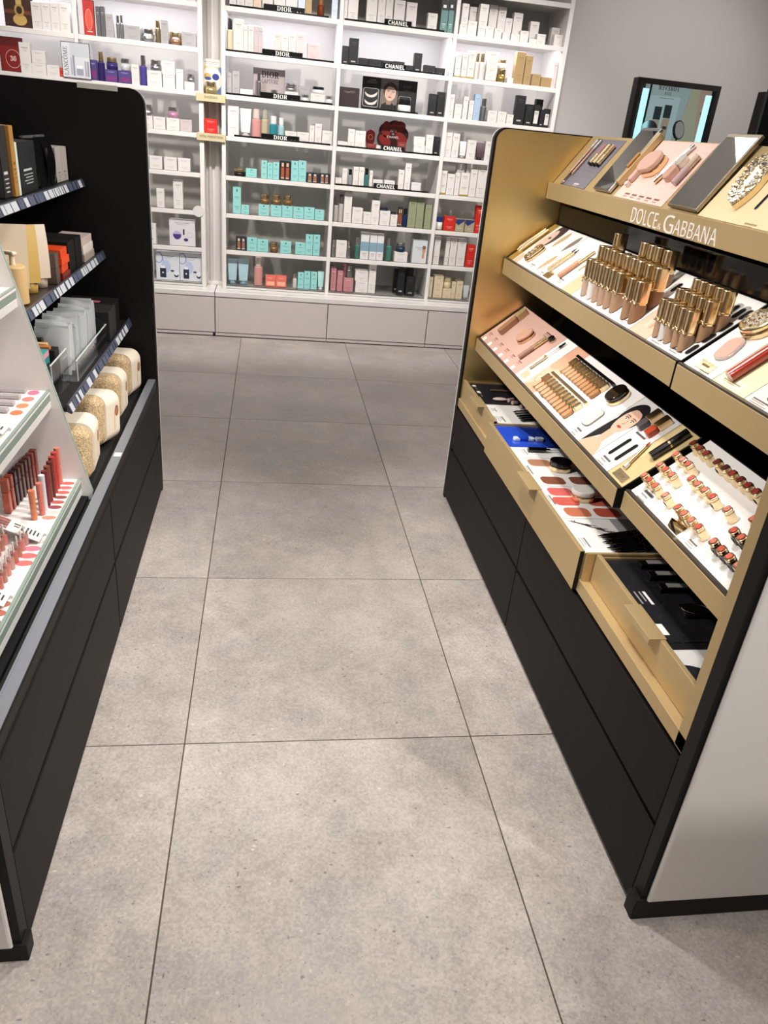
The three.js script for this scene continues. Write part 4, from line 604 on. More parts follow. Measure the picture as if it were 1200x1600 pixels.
{
  const t = board('brand_board', 'wide black board with eye patches and a portrait, third wall bay', 'poster', 0.982, SH[5] + 0.002, -4.37, 0.38, 0.198, 0.012, 'triptych', 520, 310, (g, w, h) => {
    g.fillStyle = '#0d0c0d'; g.fillRect(0, 0, w, h); g.fillStyle = '#1c1a1b'; g.fillRect(0, 0, w * 0.33, h); g.fillStyle = '#b9b4b0'; g.fillRect(w * 0.12, h * 0.08, w * 0.12, 3); g.fillRect(w * 0.08, h * 0.13, w * 0.2, 2); g.fillRect(w * 0.08, h * 0.17, w * 0.18, 2);
    g.strokeStyle = '#c9c4c0'; g.lineWidth = 4; g.beginPath(); g.roundRect(w * 0.02, h * 0.34, w * 0.28, h * 0.58, 22); g.stroke();
    for (const [y, f] of [[0.5, 1], [0.74, 1]]) { g.fillStyle = '#cfcac2'; g.beginPath(); g.moveTo(w * 0.05, h * (y - 0.04)); g.quadraticCurveTo(w * 0.16, h * (y + 0.16), w * 0.28, h * (y - 0.07)); g.quadraticCurveTo(w * 0.28, h * (y + 0.12), w * 0.16, h * (y + 0.13)); g.quadraticCurveTo(w * 0.05, h * (y + 0.12), w * 0.05, h * (y - 0.04)); g.fill(); }
    g.fillStyle = '#6d625c'; g.fillRect(w * 0.335, 0, w * 0.32, h); oval(g, w * 0.49, h * 1.02, w * 0.15, h * 0.3, '#0c0b0c'); g.fillStyle = '#8d7262'; g.fillRect(w * 0.45, h * 0.6, w * 0.09, h * 0.22); portrait(g, w * 0.51, h * 0.44, h * 0.26, '#c9a896', '#3a241c', '#9a3f3c', 0.12); g.fillStyle = '#0c0b0c'; g.fillRect(w * 0.36, h * 0.8, w * 0.28, h * 0.2);
    g.strokeStyle = '#d4cfcb'; g.lineWidth = 3; g.beginPath(); g.roundRect(w * 0.68, h * 0.5, w * 0.22, h * 0.42, 16); g.stroke(); g.fillStyle = '#6f6a68'; g.font = '30px serif'; g.fillText('LE LIFT', w * 0.74, h * 0.22, w * 0.16); g.fillRect(w * 0.77, h * 0.3, w * 0.1, 3);
  }, M.blackGloss);
  const cam = thing('brand_board', 'dark red camellia-shaped board in the third wall bay', 'sign', [1.029, SH[4] + 0.006, -4.36]);
  const s = new THREE.Shape(); for (let k = 0; k <= 60; k++) { const a = k / 60 * Math.PI * 2, r = 0.093 + 0.013 * Math.abs(Math.sin(a * 3 + 0.5)), X = Math.cos(a) * r * 1.07, Y = Math.max(-0.085, Math.sin(a) * r) + 0.085; k ? s.lineTo(X, Y) : s.moveTo(X, Y); }
  mesh('panel', new THREE.ExtrudeGeometry(s, { depth: 0.008, bevelEnabled: true, bevelSize: 0.001, bevelThickness: 0.001, bevelSegments: 1 }), paint('#2a0c0b', 0.35), cam);
  for (const [x, y, r, a] of [[0.03, 0.15, 0.055, 0.3], [-0.05, 0.13, 0.05, 1.6], [0.06, 0.08, 0.045, -0.6], [-0.055, 0.06, 0.045, 2.6]]) { const pg = new THREE.CircleGeometry(r, 20); pg.scale(1, 0.62, 1); const m = mesh('petal', new THREE.ExtrudeGeometry(new THREE.Shape().absellipse(0, 0, r, r * 0.62, 0, Math.PI * 2), { depth: 0.002, bevelEnabled: true, bevelSize: 0.002, bevelThickness: 0.001, bevelSegments: 2, curveSegments: 14 }), paint('#6e1512', 0.4), cam); m.position.set(x, y, 0.0085); m.rotation.z = a; }
  for (const [txt, y, hh, w] of [['N°1', 0.116, 0.017, 0.04], ['DE', 0.1, 0.008, 0.014], ['CHANEL', 0.078, 0.015, 0.085]]) { const l = mesh('lettering', textGeo(txt, fontThin, hh, w), paint('#d8c4be', 0.5), cam); l.position.set(0.0, y, 0.0135); }
  const rc = thing('red_compact', 'dark red oval compact standing on a red box, third wall bay', 'compact', [0.865, SH[4] + 0.0285, -4.3]);
  const oc = ovalPrism(0.062, 0.098, 0.016, 0.04, 0.003); oc.rotateX(Math.PI / 2); mesh('case', shift(oc, 0, 0.05, -0.008), paint('#4c100e', 0.25), rc); mesh('emblem', shift(new THREE.TorusGeometry(0.015, 0.0012, 8, 24), 0, 0.05, 0.0085), paint('#b5685c', 0.3), rc);
}
{ // jars and signs on the pillar between the left bays
  for (const [y, txt, w, lab] of [[1.552, 'SHISEIDO', 0.085, 'upper'], [1.32, 'VITAL PERFECTION', 0.15, 'lower']]) {
    const t = thing('pillar_shelf', `beige lettered ${lab} shelf bracket on the narrow pillar`, 'shelf', [-0.209, y, -4.26]);
    mesh('ledge', rbx(-0.094, 0.094, 0, 0.006, -0.1, 0.03, 0.001), paint('#c9bc98', 0.5), t);
    mesh('front', rbx(-0.094, 0.094, -0.04, 0.006, 0.03, 0.036, 0.001), paint('#c9bc98', 0.5), t);
    const l = mesh('lettering', textGeo(txt, fontThin, 0.014, w), paint('#5c5340', 0.5), t); l.position.set(0, -0.021, 0.0362);
    mesh('bracket', bx(-0.01, 0.01, -0.03, 0, -0.139, -0.1), M.steel, t);
  }
  board('shelf_poster', 'cream and blue poster with three jars above the upper pillar bracket', 'poster', -0.207, 1.5592, -4.3, 0.165, 0.2, 0.006, 'threejars', 170, 226, (g, w, h) => {
    g.fillStyle = '#c9b98c'; g.fillRect(0, 0, w, h); g.fillStyle = '#d6d3cc'; g.fillRect(0, 0, w, h * 0.2); g.fillStyle = '#6f8ab8'; g.beginPath(); g.moveTo(w, h * 0.2); g.lineTo(w, h); g.lineTo(w * 0.5, h); g.quadraticCurveTo(w * 0.95, h * 0.7, w * 0.75, h * 0.22); g.fill(); oval(g, w * 0.5, h * 0.58, w * 0.42, h * 0.36, '#e4dfce');
    oval(g, w * 0.34, h * 0.5, w * 0.14, h * 0.1, '#b89a54'); oval(g, w * 0.36, h * 0.56, w * 0.13, h * 0.05, '#2a3a80'); oval(g, w * 0.66, h * 0.5, w * 0.14, h * 0.1, '#22307a'); oval(g, w * 0.5, h * 0.7, w * 0.2, h * 0.07, '#e9e6dc'); g.fillStyle = '#8d8878'; g.fillRect(w * 0.2, h * 0.07, w * 0.6, 4); g.fillRect(w * 0.26, h * 0.12, w * 0.48, 3);
  }, paint('#c9bc98', 0.5));
  jar(thing('cosmetic_jar', 'gold jar on the upper beige pillar bracket', 'jar', [-0.209, 1.5592, -4.255]), 0.074, 0.07, paint('#b5a474', 0.2, 0.6), M.goldPale);
  carton(thing('product_carton', 'bright red carton on the lower beige pillar bracket', 'box', [-0.213, 1.3272, -4.265], 0.02), 0.085, 0.086, 0.045, 'red');
  const d = thing('shelf_tag', 'round white paper tag on the third shelf lip, left wall bay', 'tag', [-0.303, 0.832, -4.236]);
  const dg = new THREE.CylinderGeometry(0.037, 0.037, 0.002, 32); dg.rotateX(Math.PI / 2); mesh('disc', dg, paint('#d8d5d2', 0.6), d);
}
// ---------------------------------------------------------------- gold gondola: printed cards and testers
const basis = new THREE.Matrix4().makeBasis(new THREE.Vector3(0, 0, 1), new THREE.Vector3(1, 0, 0), new THREE.Vector3(0, 1, 0));
function card(tray, z0, z1, v0, v1, key, px, draw, gloss) {
  const w = z1 - z0, h = v1 - v0, c = cell(sheetB, key, px, Math.round(px * h / w), draw), g = new THREE.BoxGeometry(w, h, 0.002), uv = g.attributes.uv;
  for (let i = 0; i < uv.count; i++) uv.setXY(i, c.u0 + uv.getX(i) * (c.u1 - c.u0), c.v0 + uv.getY(i) * (c.v1 - c.v0));
  g.applyMatrix4(basis); g.translate((v0 + v1) / 2, 0.0012, (z0 + z1) / 2);
  return mesh('insert_card', g, gloss ? c.gloss : c.mat, tray.bed);
}
// text block printed on a card: canvas fractions
function caption(g, x, y, w, h, c = '#57504c', rows = 3) { h *= 1.4; g.fillStyle = c; g.fillRect(x, y, w, h); g.globalAlpha = 0.65; for (let i = 1; i < rows; i++) g.fillRect(x, y + i * h * 1.7, w * (0.95 - 0.2 * (i % 2)), h * 0.6); g.globalAlpha = 1; }
const bg = (g, w, h, c) => { g.fillStyle = c; g.fillRect(0, 0, w, h); };
function leaf(g, x, y, a, b, rot, c1, c2) { g.save(); g.translate(x, y); g.rotate(rot); g.fillStyle = c1; g.beginPath(); g.moveTo(0, b); g.quadraticCurveTo(-a * 1.5, 0, -a * 0.4, -b); g.quadraticCurveTo(a * 0.4, -b * 1.15, a, -b * 0.5); g.quadraticCurveTo(a * 1.2, b * 0.1, 0, b); g.fill(); g.fillStyle = c2; for (let i = 0; i < 14; i++) g.fillRect((i * 37 % 17 / 17 - 0.5) * a * 1.2, (i * 53 % 19 / 19 - 0.6) * b * 1.1, a * 0.16, a * 0.16); g.restore(); }
const WHITE = '#e6e2de';
{
  const U = trays.up, L = trays.low, D = trays.drawers;
  card(U, -1.478, -1.127, 0.002, TL, 'up1', 330, (g, w, h) => {
    bg(g, w, h, WHITE); g.fillStyle = '#9c7a36'; g.fillRect(0, 0, w * 0.17, h); g.fillStyle = '#c2a25c'; g.fillRect(w * 0.02, h * 0.3, w * 0.1, h * 0.5);
    g.save(); g.beginPath(); g.rect(w * 0.2, 0, w * 0.3, h); g.clip(); oval(g, w * 0.36, h * 0.2, w * 0.13, h * 0.3, '#3f302e'); oval(g, w * 0.3, h * 0.36, w * 0.1, h * 0.26, '#d8b8a8'); oval(g, w * 0.31, h * 0.3, w * 0.03, h * 0.03, '#3a2a28'); g.restore();
    g.fillStyle = '#d9b8a0'; g.beginPath(); g.moveTo(w * 0.18, h); g.lineTo(w * 0.2, h * 0.76); g.quadraticCurveTo(w * 0.36, h * 0.8, w * 0.34, h); g.fill();
    leaf(g, w * 0.6, h * 0.26, w * 0.055, h * 0.2, 0.12, '#b59a72', '#e4cfa6'); leaf(g, w * 0.9, h * 0.26, w * 0.055, h * 0.2, 0.12, '#7a6e62', '#94887a'); leaf(g, w * 0.92, h * 0.74, w * 0.05, h * 0.2, 0.12, '#bd9c74', '#e8d4ae'); caption(g, w * 0.66, h * 0.86, w * 0.12, 2);
  });
  card(U, -1.125, -0.979, 0.002, TL, 'up2', 150, (g, w, h) => { bg(g, w, h, WHITE); g.strokeStyle = '#8b8784'; g.lineWidth = 1; g.strokeRect(2, 2, w - 4, h - 4); g.fillStyle = '#b09a66'; g.fillRect(w * 0.42, h * 0.82, w * 0.34, h * 0.12); caption(g, w * 0.1, h * 0.9, w * 0.2, 2); });
  card(U, -0.977, -0.772, 0.002, TL, 'up3', 200, (g, w, h) => { bg(g, w, h, WHITE); g.fillStyle = '#c2b490'; g.fillRect(w * 0.55, h * 0.62, w * 0.45, h * 0.38); oval(g, w * 0.8, h * 0.68, w * 0.07, h * 0.05, '#6b675c'); caption(g, w * 0.14, h * 0.84, w * 0.2, 3); caption(g, w * 0.3, h * 0.06, w * 0.12, 2); });
  card(U, -0.77, -0.345, 0.002, TL, 'up4', 400, (g, w, h) => { bg(g, w, h, WHITE); caption(g, w * 0.03, h * 0.05, w * 0.07, 2); caption(g, w * 0.82, h * 0.9, w * 0.1, 2); });
  card(U, -0.343, -0.243, 0.002, TL, 'up5', 100, (g, w, h) => { bg(g, w, h, '#dcb49c'); for (const [x, c] of [[0.3, '#e6c6b0'], [0.55, '#c9957a'], [0.78, '#e2bda4']]) { g.fillStyle = c; g.fillRect(w * x, h * 0.3, w * 0.12, h * 0.55); } });
  card(U, -0.241, -0.058, 0.002, TL, 'up6', 180, (g, w, h) => { bg(g, w, h, WHITE); caption(g, w * 0.1, h * 0.86, w * 0.26, 4, '#57514d'); caption(g, w * 0.6, h * 0.9, w * 0.26, 4, '#57514d', 4); g.strokeStyle = '#c9c4bf'; g.beginPath(); g.moveTo(w * 0.5, 0); g.lineTo(w * 0.5, h); g.stroke(); });
  const UN = trays.upN;
  card(UN, -0.044, 0.079, 0.002, TL, 'un1', 124, (g, w, h) => { bg(g, w, h, WHITE); oval(g, w * 0.5, h * 0.62, w * 0.28, h * 0.2, '#d6d2ce'); caption(g, w * 0.5, h * 0.95, w * 0.3, 2); });
  card(UN, 0.081, 0.2, 0.002, TL, 'un2', 120, (g, w, h) => { bg(g, w, h, '#e9e0b4'); g.fillStyle = '#eae6c6'; g.fillRect(w * 0.08, h * 0.86, w * 0.7, h * 0.1); caption(g, w * 0.16, h * 0.9, w * 0.5, 2, '#8d8360', 2); });
  card(UN, 0.202, 0.48, 0.002, TL, 'un3', 260, (g, w, h) => { bg(g, w, h, '#e2d6d0'); leaf(g, w * 0.2, h * 0.5, w * 0.08, h * 0.25, 0.3, '#d5bfb6', '#c8aaa0'); caption(g, w * 0.05, h * 0.92, w * 0.2, 2); });
  card(L, -1.478, -0.979, 0.002, TL, 'lo1', 440, (g, w, h) => {
    bg(g, w, h, '#c9a294'); g.strokeStyle = '#8c5a4c'; g.lineWidth = 2; g.beginPath(); g.ellipse(w * 0.12, h * 0.24, w * 0.03, h * 0.1, 0.5, 0, 7); g.stroke(); g.beginPath(); g.ellipse(w * 0.16, h * 0.2, w * 0.02, h * 0.08, 0.9, 0, 7); g.stroke();
    for (let i = 0; i < 6; i++) { g.fillStyle = '#ece6e2'; g.fillRect(w * (0.05 + i * 0.16), h * 0.9, w * 0.05, h * 0.08); caption(g, w * (0.04 + i * 0.16), h * 0.78, w * 0.07, 2, '#6d453a'); } caption(g, w * 0.7, h * 0.12, w * 0.12, 3, '#5c3a30');
  });
  card(L, -0.977, -0.876, 0.002, TL, 'lo2', 100, (g, w, h) => { bg(g, w, h, WHITE); g.fillStyle = '#c4b494'; g.fillRect(w * 0.25, h * 0.8, w * 0.5, h * 0.14); });
  card(L, -0.874, -0.772, 0.002, TL, 'lo3', 100, (g, w, h) => { bg(g, w, h, '#d3a184'); g.fillStyle = '#e0b89c'; g.beginPath(); g.moveTo(0, h * 0.5); g.quadraticCurveTo(w * 0.5, h * 0.6, w, h * 0.3); g.lineTo(w, h * 0.7); g.quadraticCurveTo(w * 0.4, h * 0.8, 0, h); g.fill(); g.strokeStyle = '#b9805f'; g.lineWidth = 3; g.beginPath(); g.ellipse(w * 0.5, h * 0.7, w * 0.4, h * 0.12, -0.5, 0, 4); g.stroke(); });
  card(L, -0.77, -0.358, 0.002, TL, 'lo4', 380, (g, w, h) => { bg(g, w, h, WHITE); caption(g, w * 0.84, h * 0.86, w * 0.08, 4, '#57514d', 3); caption(g, w * 0.1, h * 0.92, w * 0.08, 2); });
  card(L, -0.356, -0.255, 0.002, TL, 'lo5', 200, (g, w, h) => {
    bg(g, w, h, '#d9d6d4'); g.fillStyle = '#1c1a1e'; g.beginPath(); g.moveTo(0, h * 0.95); g.quadraticCurveTo(w * 0.02, h * 0.3, w * 0.3, h * 0.2); g.lineTo(w * 0.4, h * 0.7); g.lineTo(w * 0.2, h * 0.82); g.fill();
    g.fillStyle = '#d9ac92'; g.beginPath(); g.moveTo(0, h); g.quadraticCurveTo(w * 0.1, h * 0.82, w * 0.36, h * 0.78); g.lineTo(w * 0.36, h * 0.6); g.lineTo(w * 0.68, h * 0.6); g.lineTo(w * 0.7, h * 0.8); g.quadraticCurveTo(w * 0.95, h * 0.84, w, h); g.fill(); portrait(g, w * 0.5, h * 0.39, w * 0.53, '#dcb29a', '#1c1a1e', '#b8452f', 0);
  }, true);
  card(L, -0.253, -0.15, 0.002, TL, 'lo6', 100, (g, w, h) => { bg(g, w, h, '#dedbd8'); g.fillStyle = '#c8c4c2'; g.fillRect(0, 0, w, h * 0.36); caption(g, w * 0.2, h * 0.4, w * 0.5, 4, '#4b4642', 1); caption(g, w * 0.3, h * 0.87, w * 0.4, 4, '#57514d', 3); });
  card(L, -0.148, -0.058, 0.002, TL, 'lo7', 90, (g, w, h) => { bg(g, w, h, '#c4ac7c'); g.fillStyle = '#d2bc8e'; g.fillRect(w * 0.1, 0, w * 0.2, h * 0.6); });
  card(trays.lowN, -0.035, 0.482, 0.002, TL, 'ln1', 420, (g, w, h) => { bg(g, w, h, WHITE); caption(g, w * 0.06, h * 0.86, w * 0.08, 4, '#4b4642', 3); caption(g, w * 0.5, h * 0.9, w * 0.06, 2); caption(g, w * 0.84, h * 0.88, w * 0.12, 4, '#4b4642', 3); });
  const [d1, d2, d3] = D;
  card(d1, -1.482, -1.22, 0.003, 0.25, 'd1a', 180, (g, w, h) => { bg(g, w, h, '#15131a'); g.fillStyle = '#e0dcd8'; g.fillRect(w * 0.08, h * 0.87, w * 0.08, h * 0.06); g.fillRect(w * 0.38, h * 0.87, w * 0.1, h * 0.06); g.fillStyle = '#8d857c'; g.fillRect(w * 0.2, h * 0.89, w * 0.12, 2); g.fillRect(w * 0.52, h * 0.89, w * 0.14, 2); });
  card(d1, -1.218, -0.998, 0.003, 0.25, 'd1b', 160, (g, w, h) => { bg(g, w, h, '#dedbd6'); caption(g, w * 0.2, h * 0.84, w * 0.16, 2); caption(g, w * 0.6, h * 0.82, w * 0.26, 3, '#5c6b5c', 4); });
  card(d2, -0.982, -0.786, 0.003, 0.25, 'd2a', 180, (g, w, h) => { bg(g, w, h, '#1d3fae'); g.fillStyle = '#2a4fc4'; g.fillRect(0, h * 0.5, w, h * 0.5); g.fillStyle = '#16286e'; g.beginPath(); g.moveTo(0, 0); g.lineTo(w, 0); g.lineTo(w, h * 0.4); g.lineTo(0, h * 0.62); g.fill(); caption(g, w * 0.2, h * 0.1, w * 0.4, 3, '#aab4d8', 3); }, true);
  card(d2, -0.784, -0.694, 0.003, 0.25, 'd2b', 80, (g, w, h) => { bg(g, w, h, '#dcdad6'); caption(g, w * 0.2, h * 0.78, w * 0.5, 2, '#777', 3); });
  const shades = (cols, name) => (g, w, h) => { bg(g, w, h, '#dddad6'); cols.forEach(([x, y, c]) => { g.fillStyle = c; g.beginPath(); g.roundRect(w * x, h * y, w * 0.26, h * 0.3, 14); g.fill(); }); caption(g, w * 0.3, h * 0.9, w * 0.3, 3, '#777', 2); };
  card(d2, -0.692, -0.479, 0.003, 0.25, 'd2c', 170, shades([[0.05, 0.56, '#a5765a'], [0.68, 0.56, '#7d4a34'], [0.66, 0.18, '#6d4030'], [0.06, 0.18, '#b58a6c']]));
  card(d2, -0.477, -0.267, 0.003, 0.25, 'd2d', 170, shades([[0.06, 0.58, '#c9605c'], [0.36, 0.6, '#c45a4e'], [0.68, 0.56, '#b8694c'], [0.68, 0.2, '#a84a38'], [0.36, 0.18, '#b0563f'], [0.06, 0.18, '#d68c84']]));
  card(d2, -0.265, -0.066, 0.003, 0.25, 'd2e', 180, (g, w, h) => { bg(g, w, h, '#dcd9d5'); g.fillStyle = '#8b878c'; g.fillRect(0, 0, w, h * 0.4); g.strokeStyle = '#2a1c20'; for (let k = 0; k < 3; k++) { g.lineWidth = 2 + k % 2; g.beginPath(); g.moveTo(w * 0.06, h * (0.9 - k * 0.04)); for (let i = 1; i < 8; i++) g.quadraticCurveTo(w * (0.03 + i * 0.075), h * (0.97 - i * 0.08), w * (0.06 + i * 0.05 + (i % 2) * 0.09), h * (0.88 - i * 0.06 - k * 0.03 - (i % 2) * 0.12)); g.stroke(); } caption(g, w * 0.55, h * 0.86, w * 0.25, 3, '#777', 3); });
  card(d3, -0.04, 0.3, 0.003, 0.25, 'd3a', 260, (g, w, h) => { bg(g, w, h, '#131217'); g.fillStyle = '#211f27'; for (let i = 0; i < 40; i++) { g.save(); g.translate((i * 71 % 100) / 100 * w, (i * 37 % 100) / 100 * h); g.rotate(i); g.fillRect(-6, -2, 12, 4); g.restore(); } caption(g, w * 0.42, h * 0.8, w * 0.16, 4, '#dcd8d4', 3); g.fillStyle = '#e6e2de'; g.fillRect(w * 0.8, h * 0.88, w * 0.12, h * 0.07); });
  card(d3, 0.326, 0.478, 0.003, 0.25, 'd3b', 150, (g, w, h) => { bg(g, w, h, '#c9c8c6'); g.fillStyle = '#17161a'; g.beginPath(); g.moveTo(w * 0.32, h); g.quadraticCurveTo(w * 0.34, h * 0.82, w * 0.55, h * 0.76); g.lineTo(w, h * 0.7); g.lineTo(w, h); g.fill(); oval(g, w * 0.42, h * 0.5, w * 0.34, h * 0.2, '#16120f'); oval(g, w * 0.36, h * 0.68, w * 0.17, h * 0.11, '#a5684a'); g.fillStyle = '#8a3a24'; for (let i = 0; i < 4; i++) g.fillRect(w * 0.26 + i * 9, h * 0.63, 4, h * 0.09); oval(g, w * 0.72, h * 0.68, w * 0.2, h * 0.08, '#9c5f40'); oval(g, w * 0.68, h * 0.77, w * 0.07, h * 0.03, '#d8b878'); caption(g, w * 0.5, h * 0.84, w * 0.3, 3, '#dcd8d4', 2); g.fillStyle = '#e6e2de'; g.fillRect(w * 0.8, h * 0.88, w * 0.16, h * 0.08); });
  const T = trays.top;
  card(T, -1.41, -1.17, 0.014, 0.21, 'tp1', 240, (g, w, h) => { bg(g, w, h, '#77737c'); g.fillStyle = '#3a3034'; g.fillRect(0, 0, w * 0.14, h); g.strokeStyle = '#3c3840'; g.lineWidth = 2; for (let i = 0; i < 60; i++) { const x = (i % 8) / 8 * w + (Math.floor(i / 8) % 2) * w / 16, y = Math.floor(i / 8) / 8 * h + 8; g.beginPath(); g.moveTo(x, y); g.lineTo(x + 6, y - 5); g.stroke(); } caption(g, w * 0.5, h * 0.92, w * 0.2, 3, '#dcd8d6', 2); caption(g, w * 0.02, h * 0.92, w * 0.08, 3, '#dcd8d6', 2); });
  card(T, -0.914, -0.588, 0.014, 0.218, 'tp2', 330, (g, w, h) => { bg(g, w, h, '#dfbeb4'); g.strokeStyle = '#cfa79c'; g.lineWidth = 2; for (let i = 0; i < 70; i++) { const x = (i * 41 % 100) / 100 * w, y = (i * 67 % 100) / 100 * h; g.beginPath(); g.moveTo(x, y); g.lineTo(x + 8, y - 6); g.stroke(); } for (let i = 0; i < 5; i++) caption(g, w * (0.18 + i * 0.15), h * 0.9, w * 0.1, 4, '#7d4a44', 2); });
  card(T, -0.386, 0.1, 0.014, 0.16, 'tp3', 330, (g, w, h) => { bg(g, w, h, '#e0cda4'); caption(g, w * 0.42, h * 0.93, w * 0.1, 2, '#8d7c58', 2); });
  card(T, 0.103, 0.48, 0.014, 0.16, 'tp4', 200, (g, w, h) => { bg(g, w, h, '#dcc79c'); });
}
// slots cut into the cards: dark sunk ovals with a pale rim
function slot(tray, z, v, len, wid) {
  const r = mesh('slot_rim', ovalPrism(len + 0.003, wid + 0.003, 0.0008, wid, 0.0002, 6), paint('#a8a49c', 0.4, 0.3), tray.bed); r.position.set(v, 0.0022, z);
  const s = mesh('slot_hole', ovalPrism(len, wid, 0.0006, wid, 0.0002, 6), M.blackMatte, tray.bed); s.position.set(v, 0.0026, z);
}
for (const [z, v] of [[-0.387, 0.168], [-0.12, 0.171], [-0.091, 0.169], [-0.066, 0.172], [-0.07, 0.124], [-0.07, 0.082], [-0.07, 0.039]]) slot(trays.up, z, v, 0.034, 0.017);
for (const z of [-0.216, -0.176]) slot(trays.low, z, 0.072, 0.068, 0.014);
slot(trays.top, -0.192, 0.08, 0.045, 0.01);

const where = (t, z, v, n = 0) => [t.x + v * Math.cos(t.angle) - n * Math.sin(t.angle), t.y + v * Math.sin(t.angle) + n * Math.cos(t.angle), z];
// lies on a card: local x runs up the slope, local y is the card's normal
function lying(tray, name, label, category, z, v, group, yaw = 0, lift = 0.0026) {
  const t = thing(name, label, category, where(tray, z, v, lift), 0, group); t.rotation.set(0, 0, tray.angle); t.rotateY(yaw); return t;
}
const alongX = (g) => { g.rotateZ(-Math.PI / 2); return g; };    // a lathe turned to run along +x
function stick(t, parts, r0 = 0.004) {      // parts: [name, length, r at start, r at end, material], laid end to end along x
  let x = 0; const tot = parts.reduce((a, p) => a + p[1], 0), R0 = Math.max(...parts.map((p) => Math.max(p[2], p[3])));
  for (const [n, l, a, b, m] of parts) { const g = alongX(shift(cyl(a, b, l, 12), 0, 0, 0)); g.translate(x - tot / 2, R0, 0); mesh(n, g, m, t); x += l; }
}
// standing lipsticks: foot cut to the slope, ornament ring, oval gold cap
const tanA = Math.tan(trayAngle);
function lipstickGeo(w, d, foot, cap, r) {
  const f = ovalPrism(w * 0.96, d * 0.94, foot, r, 0.001, 6), p = f.attributes.position;
  for (let i = 0; i < p.count; i++) if (p.getY(i) < foot * 0.5) p.setY(i, p.getX(i) * tanA + 0.002);
  f.computeVertexNormals();
  return { foot: f, collar: shift(ovalPrism(w * 0.9, d * 0.86, 0.005, r, 0.0008, 6), 0, foot - 0.0005, 0), cap: shift(ovalPrism(w, d, cap, r, 0.0016, 6), 0, foot + 0.0045, 0), crown: mergeGeometries([0, 1, 2, 3, 4].map((k) => shift(new THREE.SphereGeometry(0.0035, 8, 6), -w * 0.47 + (k % 2) * 0.001, foot + 0.003 + (k === 2 ? 0.005 : Math.abs(k - 2) === 1 ? 0.003 : 0), (k - 2) * d * 0.16))) };
}
{
  const A = lipstickGeo(0.04, 0.033, 0.036, 0.054, 0.013), B = lipstickGeo(0.034, 0.026, 0.028, 0.05, 0.0125);
  const tones = ['#b39a88', '#b29886', '#b0937c', '#ad8f78', '#a98a70', '#a58468', '#9d7a5c', '#946e50', '#8c6446'];
  function lip(G, z, v, tone, label, group, white) {
    const t = thing('lipstick_tester', label, 'lipstick', where(trays.up, z, v + 0.017, 0.0035), 0, group);
    mesh('foot', G.foot, white ? paint('#cfcac8', 0.4) : paint(tone, 0.35), t); mesh('collar', G.collar, M.goldBright, t); mesh('crown_ornament', G.crown, M.goldPale, t); mesh('cap', G.cap, M.goldBright, t);
  }
  const ga = 'wide gold lipsticks on the upper tray', gb = 'slim gold lipsticks on the upper tray';
  const rowA = (zs, v, name, t0) => zs.forEach((z, i) => lip(A, z + 0.012, v, tones[Math.min(8, t0 + Math.floor(i * 0.9))], `${zs.length > 1 ? ORD[i] + ' ' : ''}wide gold lipstick from far end, ${name} of upper tray block`, ga, t0 === 1 && i === 1));
  rowA([-0.725, -0.68, -0.638, -0.595, -0.552, -0.505, -0.428, -0.38], 0.021, 'front row', 1);
  rowA([-0.757, -0.712, -0.669, -0.622, -0.575, -0.532, -0.491, -0.44, -0.389], 0.077, 'middle row', 2);
  rowA([-0.766, -0.584, -0.536, -0.497, -0.445], 0.135, 'back row', 3);
  const rowB = (zs, v, name, t0) => zs.forEach((z, i) => lip(B, z + 0.01, v, tones[t0 + (i > 2 ? 1 : 0)], `${ORD[i]} slim gold lipstick from far end, ${name} beside the oval slots`, gb, t0 === 4 && i === 1));
  rowB([-0.236, -0.206, -0.177, -0.14, -0.108], 0.018, 'front row', 4); rowB([-0.233, -0.2, -0.166, -0.129, -0.095], 0.06, 'middle row', 5); rowB([-0.224, -0.195, -0.159, -0.122, -0.092], 0.1, 'back row', 5);
}
